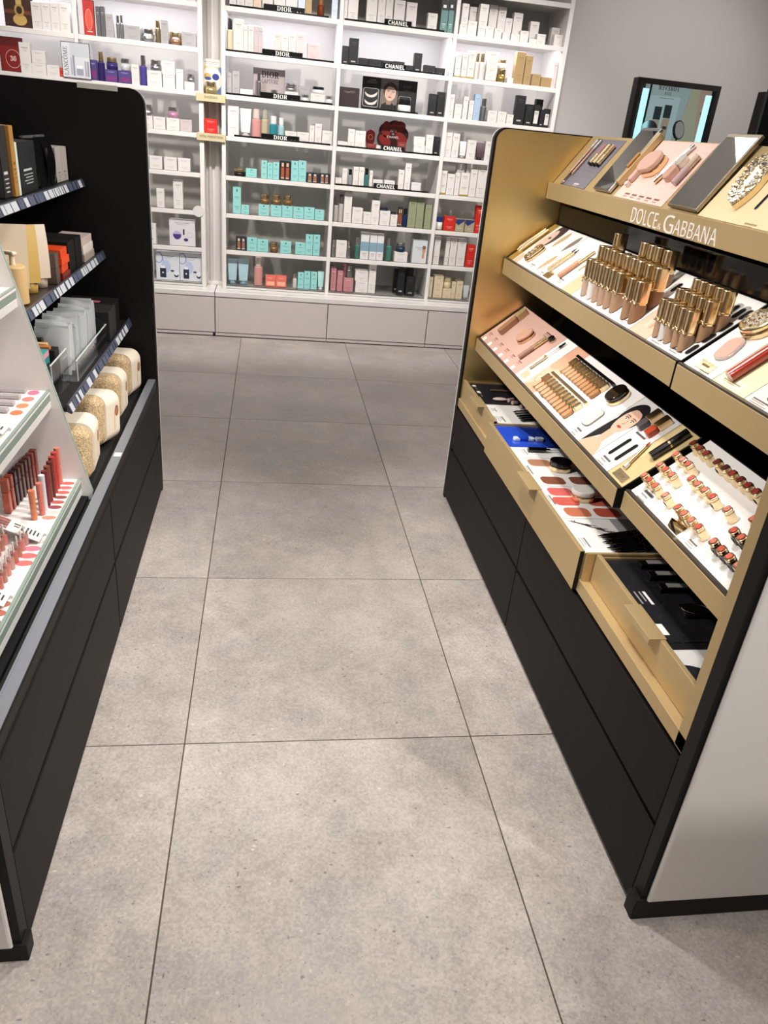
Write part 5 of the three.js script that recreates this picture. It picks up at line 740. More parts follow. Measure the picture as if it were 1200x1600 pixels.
// lipsticks without caps standing square to the lower near tray
{
  const body = ovalPrism(0.02, 0.019, 0.026, 0.005, 0.0012, 4), dark = body, tip = shift(ovalPrism(0.02, 0.019, 0.008, 0.005, 0.0014, 4), 0, 0.0262, 0), sh = shift(ovalPrism(0.0135, 0.0125, 0.0024, 0.0045, 0.0008, 4), 0, 0.034, 0), plate = bx(-0.0106, -0.0098, 0.008, 0.018, -0.005, 0.005);
  const rows = [['front row', 0.044, [-0.011, 0.016, 0.047, 0.096, 0.155, 0.184, 0.215, 0.245, 0.305, 0.335, 0.364, 0.395, 0.425]], ['second row', 0.087, [-0.013, 0.016, 0.046, 0.308, 0.336, 0.366, 0.396, 0.43]], ['third row', 0.11, [0.095, 0.124, 0.154, 0.186, 0.245]], ['fourth row', 0.13, [-0.013, 0.018, 0.045, 0.309, 0.336, 0.362, 0.39]], ['back row', 0.175, [-0.014, 0.017, 0.047, 0.094, 0.126, 0.156, 0.187, 0.216, 0.245, 0.305, 0.335]]];
  const pinks = ['#c46c5c', '#cf8474', '#c9705e', '#b5483a', '#c25646', '#bf4a3c', '#c8604c', '#cc6a58'], reds = ['#6e2620', '#8e2e26', '#9c342a', '#7c2a24', '#5c2220', '#a53a2e'];
  rows.forEach(([nm, v, zs], ri) => zs.forEach((z, i) => {
    const blackFoot = z > 0.3, t = lying(trays.lowN, 'lipstick_tester', `${ORD[i]} open lipstick from far end, ${nm} of lower near tray`, 'lipstick', z, v, 'open lipsticks on the lower near tray');
    mesh('case', blackFoot ? dark : body, blackFoot ? M.blackGloss : M.goldPale, t); mesh('collar', tip, blackFoot ? M.goldBright : M.goldPale, t);
    const c = ri === 4 && z < 0.3 ? reds[i % 6] : pinks[(i * 3 + ri * 2) % 8]; mesh('lip_colour', sh, paint(c, 0.3), t);
    if (blackFoot || i % 5 === 3) mesh('shade_tag', plate, M.black, t);
  }));
  const s = lying(trays.lowN, 'tent_card', 'folded shiny gold tent card among the open lipsticks', 'card', 0.17, 0.014, undefined, 0.0);
  const pg = new THREE.ConeGeometry(0.028, 0.03, 4); pg.rotateY(Math.PI / 4); pg.scale(0.7, 1, 1.1); mesh('folded_card', shift(pg, 0.006, 0.015, 0), M.goldBright, s);
}
// mini foundation testers in two shingled rows
{
  const capG = shift(ovalPrism(0.026, 0.017, 0.014, 0.004, 0.001, 4), 0, 0, 0), tubeG = ovalPrism(0.036, 0.02, 0.012, 0.008, 0.003, 4), ringG = ovalPrism(0.006, 0.018, 0.0145, 0.004, 0.001, 4);
  for (const [v, nm, z0, z1] of [[0.148, 'back row', -0.775, -0.521], [0.052, 'front row', -0.795, -0.511]]) for (let i = 0; i < 11; i++) {
    const z = z0 + (z1 - z0) * i / 10, t = lying(trays.low, 'foundation_tester', `${ORD[i]} gold-capped foundation tube from far end, ${nm} of lower tray`, 'foundation', z, v, 'mini foundation testers on the lower tray');
    const c = new THREE.Color('#d0a580').lerp(new THREE.Color('#a87648'), i / 11 * (v > 0.1 ? 1 : 0.8) + (v > 0.1 ? 0.1 : 0));
    const tilt = new THREE.Group(); const tb = mesh('tube', tubeG, paint('#' + c.getHexString(), 0.35), t), cp = mesh('cap', capG, M.goldPale, t), rg = mesh('ring', ringG, M.goldBright, t);
    tb.position.set(-0.018, 0.001, 0); rg.position.set(0.003, 0.0008, 0); cp.position.set(0.018, 0.0005, 0);
  }
  const rail = lying(trays.low, 'tester_rail', 'black ribbed rail behind the back row of foundation tubes', 'rail', -0.648, 0.186); mesh('rail', rbx(-0.004, 0.006, 0, 0.012, -0.15, 0.15, 0.001), M.blackGloss, rail);
  const rail2 = lying(trays.low, 'tester_rail', 'pale gold rail behind the front row of foundation tubes', 'rail', -0.65, 0.093); mesh('rail', rbx(-0.004, 0.006, 0, 0.01, -0.155, 0.155, 0.001), M.goldPale, rail2);
}
// single testers
function compact(tray, label, z, v, w, d, h, top, base, yaw = 0, extra) {      // lidded case
  const t = lying(tray, 'powder_compact', label, 'compact', z, v, undefined, yaw);
  mesh('base', ovalPrism(w, d, h * 0.55, Math.min(w, d) * 0.4, 0.003, 8), base, t); mesh('lid', shift(ovalPrism(w * 0.98, d * 0.98, h * 0.5, Math.min(w, d) * 0.4, 0.004, 8), 0, h * 0.56, 0), top, t);
  if (extra) extra(t); return t;
}
function jewels(t, n, a, b, y, r, mats) { for (const m of mats) { const gs = []; for (let i = 0; i < n; i++) { const k = Math.sqrt(rnd()), q = rnd() * Math.PI * 2; const g = new THREE.IcosahedronGeometry(r * rr(0.6, 1.3), 0); g.translate(Math.cos(q) * a * k, y + rr(-0.3, 0.5) * r, Math.sin(q) * b * k); gs.push(g); } mesh('crystals', mergeGeometries(gs), m, t); } }
const crystal = phys({ color: 0xe6e2d8, roughness: 0.1, metalness: 0.35, clearcoat: 1, clearcoatRoughness: 0.05 });
{
  const U = trays.up, UN = trays.upN, L = trays.low, T = trays.top, [d1, d2, d3] = trays.drawers;
  for (const [i, z] of [[0, -1.462], [1, -1.436]]) stick(lying(U, 'gold_pen', `${['outer', 'inner'][i]} gold pen lying by the gold side wall, upper tray`, 'pen', z, 0.11), [['nib', 0.012, 0.002, 0.005, M.goldBright], ['barrel', 0.06, 0.007, 0.007, i ? M.goldPale : paint('#d2c6ae', 0.3)], ['band', 0.004, 0.0075, 0.0075, M.goldBright], ['cap', 0.055, 0.0068, 0.006, M.goldBright]]);
  compact(U, 'jewelled oval gold compact at the far end of the upper tray', -1.3, 0.066, 0.084, 0.052, 0.018, M.goldPale, M.goldBright, 0.1, (t) => jewels(t, 26, 0.028, 0.018, 0.019, 0.0028, [crystal, M.goldBright]));
  for (const [i, z] of [[0, -1.08], [1, -1.055]]) stick(lying(U, 'eyebrow_pencil', `${['thin gold pencil with a dark tip on white card, far one', 'thin gold pencil on white card, near one'][i]}`, 'pencil', z, 0.095), [['barrel', 0.085, 0.0045, 0.0045, M.goldPale], ['ferrule', 0.012, 0.004, 0.004, M.goldBright], ['tip', 0.02, 0.003, 0.0012, paint('#2c2622', 0.5)]]);
  stick(lying(U, 'lip_gloss', 'peach lip gloss with gold neck, upper tray', 'lip gloss', -0.948, 0.1), [['bottle', 0.075, 0.0085, 0.0085, paint('#cf9878', 0.15)], ['neck', 0.012, 0.007, 0.007, M.goldBright], ['wand_cap', 0.05, 0.0075, 0.006, M.goldPale]]);
  stick(lying(U, 'lip_wand', 'slim gold lip wand beside the peach gloss', 'brush', -0.905, 0.13), [['handle', 0.07, 0.0035, 0.003, M.goldPale], ['tip', 0.018, 0.002, 0.0012, paint('#3a322c', 0.5)]]);
  compact(UN, 'large jewelled gold compact on the upper near tray', 0.018, 0.158, 0.075, 0.078, 0.026, M.goldPale, M.goldBright, 0.5, (t) => jewels(t, 44, 0.024, 0.03, 0.027, 0.003, [crystal, crystal, M.goldBright]));
  { const t = lying(UN, 'powder_refill', 'clear-rimmed pink powder pan in front of the jewelled compact', 'powder', 0.02, 0.082, undefined, 0.3); mesh('rim', ovalPrism(0.072, 0.048, 0.006, 0.022, 0.001, 8), paint('#c9bcb6', 0.15, 0.2), t); mesh('powder', shift(ovalPrism(0.066, 0.042, 0.0015, 0.02, 0.0004, 8), 0, 0.0058, 0), paint('#cfa190', 0.6), t); }
  const plateG = rbx(-0.012, 0.012, 0, 0.002, -0.03, 0.03, 0.0006);
  const plates = [[UN, 0.022, 0.022, 'small gold name plate below the pink powder pan'], [L, -0.1, 0.022, 'small gold name plate below the gold pencil'], [U, -1.037, 0.022, 'small gold name plate below the thin gold pencils']];
  for (const [tr, z, v, lab] of plates) { const t = lying(tr, 'name_plate', lab, 'label', z, v); mesh('plate', plateG, M.goldPale, t); mesh('text', bx(-0.002, 0.004, 0.002, 0.0023, -0.014, 0.014), paint('#6d5a34', 0.5), t); }
  stick(lying(UN, 'lip_gloss', 'clear tube of deep red lip gloss on yellow card', 'lip gloss', 0.127, 0.1), [['bottle', 0.12, 0.0125, 0.0125, phys({ color: 0xa02a1c, roughness: 0.08, clearcoat: 1 })], ['neck', 0.008, 0.008, 0.008, M.goldBright], ['cap', 0.03, 0.012, 0.012, M.goldBright]]);
  stick(lying(UN, 'lip_gloss', 'mauve lip gloss at the near end of upper tray', 'lip gloss', 0.27, 0.07), [['bottle', 0.06, 0.009, 0.009, paint('#8c6c70', 0.15)], ['cap', 0.04, 0.009, 0.009, M.goldBright]]);
  // lower tray
  { const t = lying(L, 'foundation_bottle', 'tan foundation bottle with gold cap on pink card', 'foundation', -1.385, 0.14, undefined, 0.22); mesh('bottle', shift(ovalPrism(0.085, 0.032, 0.022, 0.006, 0.002, 4), -0.03, 0, 0), paint('#a07456', 0.2), t); mesh('cap', shift(ovalPrism(0.05, 0.034, 0.024, 0.004, 0.0015, 4), 0.039, 0, 0), M.goldCard, t); }
  compact(L, 'rounded gold compact with pink lid on pink card', -1.19, 0.125, 0.072, 0.062, 0.02, paint('#c99a82', 0.25), M.goldBright, -0.15);
  stick(lying(L, 'lip_gloss', 'nude lip gloss with gold cap on pink card', 'lip gloss', -1.06, 0.11), [['bottle', 0.06, 0.009, 0.009, paint('#a07c6c', 0.2)], ['cap', 0.055, 0.0085, 0.0085, M.goldBright]]);
  compact(L, 'tiny black eyeshadow pot at the back of the pink card', -1.03, 0.178, 0.026, 0.03, 0.016, M.blackGloss, M.goldPale);
  stick(lying(L, 'mascara_tester', 'silver mascara with black wand on white card, lower tray', 'mascara', -0.938, 0.125), [['tube', 0.06, 0.007, 0.007, paint('#c9bfa8', 0.3, 0.5)], ['band', 0.01, 0.0055, 0.0055, M.goldBright], ['stem', 0.05, 0.0018, 0.0018, paint('#c8c4c0', 0.3)], ['brush', 0.026, 0.0042, 0.003, M.blackMatte]]);
  compact(L, 'shiny gold compact with dark mirrored lid, lower tray', -0.43, 0.168, 0.068, 0.062, 0.024, phys({ color: 0x2a2018, roughness: 0.06, metalness: 0.6, clearcoat: 1 }), M.goldPale, 0.1);
  { const t = lying(L, 'powder_refill', 'clear-rimmed pale powder pan beside the printed face', 'powder', -0.415, 0.078, undefined, 0.1); mesh('rim', ovalPrism(0.068, 0.046, 0.004, 0.016, 0.001, 8), paint('#8f8a86', 0.2, 0.3), t); mesh('powder', shift(ovalPrism(0.063, 0.041, 0.0012, 0.014, 0.0003, 8), 0, 0.0038, 0), paint('#dccabf', 0.6), t); }
  for (const [z, c, lab] of [[-0.232, '#4c464a', 'dark grey polish with tall gold cap on lower tray'], [-0.182, '#a8401f', 'orange red polish with tall gold cap on lower tray']]) { const t = lying(L, 'nail_polish', lab, 'polish', z, 0.172); const b = ovalPrism(0.03, 0.024, 0.016, 0.004, 0.001, 4); mesh('bottle', shift(b, -0.02, 0, 0), paint(c, 0.2), t); mesh('cap', shift(ovalPrism(0.04, 0.026, 0.018, 0.003, 0.001, 4), 0.0155, 0, 0), M.goldBright, t); }
  stick(lying(L, 'lip_pencil', 'gold lip pencil with red tip lying on gold card', 'pencil', -0.13, 0.085, undefined, 0.35), [['end_cap', 0.014, 0.0065, 0.0065, crystal], ['barrel', 0.065, 0.0042, 0.0042, M.goldPale], ['tip', 0.016, 0.004, 0.0015, paint('#a5402c', 0.4)]]);
  stick(lying(L, 'mascara_tester', 'fat black and gold mascara on gold card', 'mascara', -0.086, 0.155), [['tube', 0.05, 0.011, 0.011, M.blackGloss], ['band', 0.004, 0.0115, 0.0115, M.goldBright], ['cap', 0.05, 0.011, 0.011, M.blackGloss]]);
  // bottom drawers
  stick(lying(d1, 'eye_pencil', 'thin bronze pencil on black card in the far drawer', 'pencil', -1.385, 0.135), [['barrel', 0.09, 0.004, 0.004, paint('#8f6d58', 0.3, 0.5)], ['cap', 0.02, 0.0045, 0.0045, M.blackGloss]]);
  { const t = lying(d1, 'powder_brush', 'white spoon-shaped sponge in the far drawer', 'brush', -1.27, 0.1); const e = new THREE.SphereGeometry(1, 16, 10); e.scale(0.03, 0.006, 0.014); mesh('sponge', shift(e, -0.012, 0.006, 0), paint('#cbb9ae', 0.7), t); mesh('handle', bx(0.012, 0.05, 0.003, 0.007, -0.003, 0.003), paint('#7d6c64', 0.4), t); }
  for (const [z, v, yaw, n] of [[-1.268, 0.142, 0.5, 'first'], [-1.236, 0.15, 0.4, 'second'], [-1.2, 0.17, 0.6, 'third'], [-1.17, 0.19, 0.3, 'fourth']]) stick(lying(d1, 'mini_gloss', `${n} gold mini gloss from the sponge, far drawer`, 'lip gloss', z, v, undefined, yaw), [['bottle', 0.026, 0.008, 0.008, paint('#a58c88', 0.2)], ['cap', 0.03, 0.008, 0.008, M.goldBright]]);
  for (let i = 0; i < 5; i++) stick(lying(d1, 'eye_pencil', `${ORD[i]} ${i < 2 ? 'silver' : 'black'} pencil of the bundle in the far drawer`, 'pencil', -1.142 + i * 0.024, 0.155, 'pencil bundle in the far drawer', 0.22), [['tip', 0.012, 0.001, 0.0045, paint('#2a2624', 0.5)], ['barrel', 0.1, 0.0048, 0.0048, i < 2 ? M.steel : M.blackGloss]]);
  { const t = lying(d2, 'cream_tube', 'white and blue cosmetic tube on blue card', 'tube', -0.85, 0.09); mesh('tube', shift(ovalPrism(0.075, 0.022, 0.01, 0.005, 0.002, 4), -0.01, 0, 0), paint('#c8d0e2', 0.3), t); mesh('band', shift(ovalPrism(0.04, 0.0225, 0.0105, 0.005, 0.002, 4), -0.012, 0, 0), paint('#1d3fae', 0.3), t); mesh('cap', shift(ovalPrism(0.03, 0.02, 0.011, 0.004, 0.0015, 4), 0.046, 0, 0), paint('#b9bfc8', 0.25, 0.4), t); }
  stick(lying(d2, 'mascara_tester', 'black mascara with clear stem in the middle drawer', 'mascara', -0.745, 0.125), [['tube', 0.062, 0.0085, 0.0085, M.blackGloss], ['neck', 0.014, 0.005, 0.005, M.chrome], ['wand', 0.05, 0.003, 0.0025, paint('#c8c4c0', 0.3)]]);
  compact(d2, 'round gold compact with glossy black lid, middle drawer', -0.605, 0.125, 0.07, 0.066, 0.03, M.blackGloss, M.goldPale);
  compact(d2, 'rounded gold compact with white lid, middle drawer', -0.395, 0.12, 0.07, 0.066, 0.03, paint('#dedad4', 0.25), M.goldPale);
  for (let i = 0; i < 10; i++) stick(lying(d2, 'lip_brush', `${ORD[i]} black brush from far side of the brush bundle`, 'brush', -0.172 + i * 0.0105, 0.135 + (i % 3) * 0.006, 'black brush bundle in the middle drawer', 0.24 + (i % 2) * 0.03), [['bristles', 0.018, 0.0008, 0.0035, paint('#1a1413', 0.6)], ['barrel', 0.085, 0.0042, 0.0046, M.blackGloss], ['ring', 0.005, 0.005, 0.005, paint('#a86a54', 0.3, 0.6)], ['end', 0.018, 0.0045, 0.0035, M.blackGloss]]);
  for (const [i, z] of [[0, -0.007], [1, 0.045], [2, 0.1]]) { const t = lying(d3, 'clear_case', `${['far', 'middle', 'near'][i]} black case with silver band in the near drawer`, 'case', z, 0.131); mesh('case', rbx(-0.045, 0.045, 0, 0.014, -0.012, 0.012, 0.002), M.blackGloss, t); mesh('band', rbx(-0.025, 0.025, 0.0142, 0.016, -0.0085, 0.0085, 0.0006), paint('#a8a4a0', 0.35, 0.4), t); mesh('end_cap', rbx(0.045, 0.055, 0.001, 0.013, -0.011, 0.011, 0.001), M.clear, t); }
  { const t = lying(d3, 'clear_case', 'black compact with chrome outline in the near drawer', 'case', 0.193, 0.131); mesh('case', ovalPrism(0.07, 0.045, 0.012, 0.01, 0.002, 5), M.blackGloss, t); const ring = new THREE.TorusGeometry(0.02, 0.0012, 8, 32); ring.rotateX(Math.PI / 2); ring.scale(1.6, 1, 0.95); mesh('outline', shift(ring, 0, 0.0125, 0), M.chrome, t); }
  // top shelf
  for (const [i, z] of [[0, -1.392], [1, -1.362]]) stick(lying(T, 'eye_pencil', `${['far', 'near'][i]} long pink and gold pencil on grey patterned card`, 'pencil', z, 0.128), [['end', 0.01, 0.0045, 0.0045, M.goldBright], ['barrel', 0.1, 0.0042, 0.0042, paint('#c9a494', 0.3, 0.4)], ['cap', 0.035, 0.0048, 0.0048, paint('#dcd8d2', 0.2, 0.5)]]);
  for (const [i, z] of [[0, -1.272], [1, -1.24], [2, -1.205]]) stick(lying(T, 'lip_gloss', `${ORD[i]} gold gloss from far end on grey patterned card`, 'lip gloss', z, 0.14), [['foot', 0.006, 0.0085, 0.0085, M.black], ['cap', 0.035, 0.0095, 0.0095, M.goldPale], ['bottle', 0.04, 0.0095, 0.0095, [paint('#a87a80', 0.15), M.goldPale, M.goldBright][i]]]);
  compact(T, 'big pink and gold oval compact on top shelf pink card', -0.81, 0.126, 0.07, 0.092, 0.032, paint('#cfa898', 0.25), M.goldBright, 0.2);
  stick(lying(T, 'makeup_brush', 'long white brush with gold foot on pink card', 'brush', -0.705, 0.14, undefined, -0.3), [['foot', 0.022, 0.008, 0.008, M.goldBright], ['collar', 0.008, 0.0085, 0.0085, M.steel], ['handle', 0.09, 0.0088, 0.0065, paint('#e2deda', 0.25)], ['tip', 0.014, 0.006, 0.007, M.chrome]]);
  { const t = lying(T, 'foundation_bottle', 'clear pink foundation bottle on top shelf pink card', 'foundation', -0.672, 0.125); mesh('bottle', shift(ovalPrism(0.045, 0.034, 0.02, 0.01, 0.003, 5), -0.016, 0, 0), paint('#c79c8a', 0.12), t); mesh('cap', shift(ovalPrism(0.035, 0.03, 0.018, 0.008, 0.002, 5), 0.024, 0, 0), paint('#d6cdbf', 0.1, 0.3), t); mesh('crystals', shift(new THREE.IcosahedronGeometry(0.008, 0), 0.008, 0.02, 0), crystal, t); }
  stick(lying(T, 'lip_gloss', 'clear mauve gloss beside the tall mirror', 'lip gloss', -0.61, 0.125), [['bottle', 0.05, 0.01, 0.01, paint('#b59a9a', 0.12)], ['cap', 0.04, 0.0095, 0.0095, paint('#cdb8a0', 0.15, 0.4)]]);
  { const t = lying(T, 'cream_tube', 'short pink tube at the far corner of the pink card', 'tube', -0.875, 0.09); mesh('tube', ovalPrism(0.05, 0.022, 0.016, 0.008, 0.003, 5), paint('#cfaa9c', 0.25), t); mesh('cap', shift(ovalPrism(0.014, 0.02, 0.014, 0.006, 0.001, 5), -0.034, 0, 0), paint('#d9c4b8', 0.3), t); }
  { // crystal brooch
    const t = lying(T, 'crystal_case', 'large leaf-shaped crystal-covered gold case on cream card', 'case', -0.28, 0.115, undefined, 0.35);
    const s = new THREE.Shape(); s.moveTo(-0.07, 0); s.quadraticCurveTo(-0.04, 0.042, 0.02, 0.04); s.quadraticCurveTo(0.07, 0.03, 0.075, 0); s.quadraticCurveTo(0.07, -0.03, 0.02, -0.04); s.quadraticCurveTo(-0.04, -0.042, -0.07, 0);
    const g = new THREE.ExtrudeGeometry(s, { depth: 0.012, bevelEnabled: true, bevelSize: 0.003, bevelThickness: 0.003, bevelSegments: 2 }); g.rotateX(-Math.PI / 2); mesh('case', shift(g, 0, 0.003, 0), M.goldPale, t);
    for (const m of [crystal, M.chrome, M.goldPale]) { const gs = []; for (let i = 0; i < 90; i++) { const x = rr(-0.066, 0.072), w = 0.043 * Math.sqrt(Math.max(0, 1 - Math.pow((x - 0.01) / 0.075, 2))), z = rr(-w, w); if (Math.abs(z) < w * 0.3 && x > -0.02 && x < 0.04) continue; const q = new THREE.IcosahedronGeometry(rr(0.003, 0.0055), 0); q.translate(x, 0.017 + rr(0, 0.003), z); gs.push(q); } mesh('crystals', mergeGeometries(gs), m, t); }
  }
  for (let [z0, z1, v1, lab, fm] of [[-1.075, -0.945, 0.242, 'narrow tilted counter mirror between grey and pink cards', M.steel], [-0.545, -0.39, 0.232, 'tall bronze framed mirror between pink and cream cards', std(lin(0.34, 0.29, 0.22), 0.35, 0.9)]]) {
    const t = lying(T, 'counter_mirror', lab, 'mirror', (z0 + z1) / 2, 0.018); t.rotateZ(0.03); const w = (z1 - z0) / 2;
    v1 -= 0.012; mesh('frame', rbx(0, v1, 0.0005, 0.012, -w, w, 0.003), fm, t); mesh('glass', bx(0.006, v1 - 0.012, 0.012, 0.0126, -w + 0.006, w - 0.006), M.mirror, t);
  }
  { const t = lying(T, 'card_easel', 'gold easel block between narrow mirror and pink card', 'stand', -0.931, 0.05); mesh('block', rbx(0, 0.18, 0, 0.02, -0.008, 0.012, 0.002), M.goldCard, t); mesh('knob', shift(alongX(cyl(0.006, 0.006, 0.05, 10)), 0.05, 0.024, 0.004), paint('#a5753c', 0.4, 0.3), t); }
}
// ---------------------------------------------------------------- black gondola: goods on the shelves
function pack(name, label, category, x0, x1, y, z0, z1, h, mat, printKey, draw, group, yaw = 0) {      // a box whose front faces the aisle (+x)
  const t = thing(name, label, category, [(x0 + x1) / 2, y, (z0 + z1) / 2], yaw, group), w = x1 - x0, d = z1 - z0;
  mesh('body', rb(w, h, d, 0.0015), mat, t);
  if (printKey) { const c = cell(sheetA, printKey, 80, 110, draw), p = face('front_print', d - 0.003, h - 0.003, c, t, [w / 2 + 0.0003, 0.0015, 0]); p.rotation.y = Math.PI / 2; const q = face('side_print', w - 0.003, h - 0.003, c, t, [0, 0.0015, d / 2 + 0.0003]); }
  return t;
}
const rowLines = (base, inkC, y0 = 0.55) => (g, w, h) => { g.fillStyle = base; g.fillRect(0, 0, w, h); g.fillStyle = inkC; g.fillRect(w * 0.2, h * y0, w * 0.5, h * 0.045); for (let i = 0; i < 4; i++) g.fillRect(w * (0.2 + 0.1 * (i % 2)), h * (y0 + 0.1 + i * 0.06), w * (0.55 - 0.12 * (i % 2)), h * 0.02); };
{
  const yA = 1.2012, yB = 0.9632, yC = 0.7212, ga = 'goods on the top black shelf';
  for (const [i, z] of [[0, -1.408], [1, -1.484]]) pack('product_carton', `${['nearer', 'farther'][i]} pale grey carton at the far end of top black shelf`, 'box', -0.56, -0.507, yA, z, z + 0.072, 0.106, paint('#b3aca8', 0.5), 'greyA', rowLines('#b3aca8', '#7d7772', 0.7), ga);
  for (const [i, z] of [[0, -1.21], [1, -1.335]]) { // glossy black pouches
    const t = thing('black_pouch', `${['nearer', 'farther'][i]} glossy black pouch beside the grey cartons`, 'pouch', [-0.54, yA, z + 0.058], 0, ga), g = new THREE.BoxGeometry(0.07, 0.138, 0.112, 6, 8, 6), p = g.attributes.position;
    for (let k = 0; k < p.count; k++) { const u = p.getY(k) / 0.138 + 0.5, x = p.getX(k), zz = p.getZ(k); p.setX(k, x * (1 - 0.55 * Math.pow(u, 2.2)) + Math.sin(zz * 60 + u * 6 + i) * 0.003); p.setZ(k, zz * (1 - 0.05 * u) + Math.sin(u * 9 + x * 50) * 0.002); }
    g.computeVertexNormals(); mesh('pouch', shift(g, 0, 0.069, 0), M.blackGloss, t); mesh('seal', bx(-0.006, 0.006, 0.136, 0.142, -0.054, 0.054), paint('#a8a6a8', 0.2, 0.7), t);
  }
  pack('product_carton', 'large black carton with white print, top black shelf', 'box', -0.58, -0.5, yA, -1.082, -0.9, 0.134, M.black, 'blackA', rowLines('#161616', '#b9bcb8', 0.52), ga, 0.03);
  pack('product_carton', 'slim pale turquoise carton beside the gold one, top black shelf', 'box', -0.6, -0.498, yA, -0.896, -0.878, 0.135, paint('#c3d2cc', 0.4), null, null, ga);
  pack('product_carton', 'tall slim gold carton on the top black shelf', 'box', -0.6, -0.498, yA, -0.876, -0.84, 0.176, paint('#a8793c', 0.4, 0.4), 'goldA', rowLines('#a67838', '#6d4a1c', 0.5), ga);
  pack('product_carton', 'tall black carton left of the gold one', 'box', -0.6, -0.506, yA, -0.838, -0.772, 0.174, M.black, 'blackB', rowLines('#1c1a1b', '#c4c0bc', 0.62), ga);
  pack('product_carton', 'short pale carton at the near end of top black shelf', 'box', -0.6, -0.52, yA, -0.765, -0.69, 0.085, paint('#c9c5c0', 0.5), 'paleA', rowLines('#c9c5c0', '#8a8682', 0.3), ga);
  pack('product_carton', 'tall black carton at the near end of top black shelf', 'box', -0.6, -0.52, yA, -0.68, -0.6, 0.15, M.black, 'blackB', null, ga);
  // middle shelf
  const gb = 'goods on the middle black shelf';
  { const t = thing('pump_bottle', 'beige pump bottle at the near end of middle black shelf', 'bottle', [-0.462, yB, -0.618], -0.5, gb); mesh('body', lathe([[0, 0], [0.028, 0], [0.031, 0.004], [0.031, 0.092], [0.027, 0.098], [0, 0.098]], 28), paint('#c9a878', 0.45), t); mesh('neck', shift(cyl(0.007, 0.006, 0.024, 14), 0, 0.098, 0), paint('#d9cbb0', 0.4), t); const h = mesh('pump_head', rbx(-0.034, 0.012, 0.122, 0.132, -0.008, 0.008, 0.004, 2), paint('#ddd0b8', 0.4), t); mesh('nozzle', bx(-0.034, -0.028, 0.113, 0.124, -0.004, 0.004), paint('#ddd0b8', 0.4), h); }
  const bigTube = (label, x, z, w, h, c, capC, yaw, key, inkC) => { const t = thing('cream_tube', label, 'tube', [x, yB, z], yaw, gb); tube(t, w, h, 0.045, paint(c, 0.45), paint(capC, 0.45)); if (key) { for (let i = 0; i < 4; i++) mesh('print_line', bx(-w * 0.3, w * (0.2 - 0.06 * i), 0, 0.003, 0, 0.0006), paint(inkC, 0.5), t).position.set(0, h * (0.46 - 0.05 * i), 0.0158 - i * 0.0004 + 0.003); } return t; };
  bigTube('large cream tube with brown lettering, middle black shelf', -0.478, -0.672, 0.085, 0.19, '#d9c8b0', '#cbb898', 0.35, 1, '#8a6a4c');
  bigTube('golden yellow tube behind the cream tube', -0.468, -0.762, 0.062, 0.178, '#c6a45c', '#b8954c', 0.6, 0);
  bigTube('two-tone white and taupe tube, middle black shelf', -0.462, -0.842, 0.06, 0.17, '#cdbfae', '#a8998a', 0.7, 1, '#e6ddd2');
  bigTube('tan tube at the back of the middle black shelf', -0.56, -0.68, 0.075, 0.2, '#c09a6c', '#b08a5c', 0.35, 0);
  for (let i = 0; i < 2; i++) pack('product_carton', `${['lower', 'upper'][i]} brown grey carton beside the orange boxes`, 'box', -0.5, -0.425, yB + i * 0.0432, -0.925, -0.885, 0.043, paint('#54463f', 0.4), null, null, gb);
  for (let i = 0; i < 4; i++) pack('product_carton', `${['bottom', 'second', 'third', 'top'][i]} orange carton of the stack, middle black shelf`, 'box', -0.52, -0.418 - (i % 2) * 0.004, yB + i * 0.0225, -1.02, -0.935, 0.0222, paint(i ? '#d9481c' : '#6e2414', 0.35), null, null, gb, (i % 2 ? 0.03 : -0.02));
  for (const [i, z0, z1] of [[0, -1.13, -1.045], [1, -1.225, -1.14]]) for (let k = 0; k < 2; k++) pack('product_carton', `${k ? 'upper' : 'lower'} black carton, ${i ? 'farther' : 'nearer'} pile behind the orange stack`, 'box', -0.54, -0.425, yB + k * 0.0482, z0, z1, 0.048, M.black, null, null, gb);
  for (let k = 0; k < 3; k++) pack('product_carton', `${['bottom', 'middle', 'top'][k]} pale pink carton at far end, middle black shelf`, 'box', -0.53, -0.426 - k * 0.003, yB + k * 0.0252, -1.42, -1.265, 0.025, paint(['#a8988e', '#d9cfc8', '#c9b4b0'][k], 0.45), null, null, gb);
  // bottom shelf: clear bins
  const gc = 'goods on the bottom black shelf';
  const bin = (label, x0, x1, z0, z1, h, slope) => { const t = thing('acrylic_bin', label, 'bin', [x1, yC, (z0 + z1) / 2]); const a = x0 - x1, d = (z1 - z0) / 2; mesh('floor', bx(a, 0, 0, 0.003, -d, d), M.clear, t); mesh('front_wall', bx(-0.003, 0, 0.003, h * slope, -d, d), M.clear, t); mesh('rim', bx(-0.0035, 0.0005, h * slope, h * slope + 0.002, -d, d), paint('#c9d0cf', 0.2), t); for (const s of [-1, 1]) mesh('side_wall', prismZ([[a, 0.003], [0, 0.003], [0, h * slope], [a, h]], s * d - 0.0015, s * d + 0.0015), M.clear, t); mesh('corner_edge', bx(-0.002, 0.001, 0.003, h * slope, d - 0.002, d + 0.0015), paint('#c9d0cf', 0.2), t); return t; };
  bin('near clear acrylic bin holding dark packs', -0.5, -0.372, -0.705, -0.53, 0.17, 0.6); bin('long clear acrylic bin full of white sachets', -0.5, -0.352, -1.165, -0.72, 0.17, 0.36);
  const packs = [['#1a1817', 'black', 0.13], ['#3c2a22', 'dark brown', 0.12], ['#c9a06c', 'tan', 0.128], ['#a8683c', 'orange brown', 0.126]];
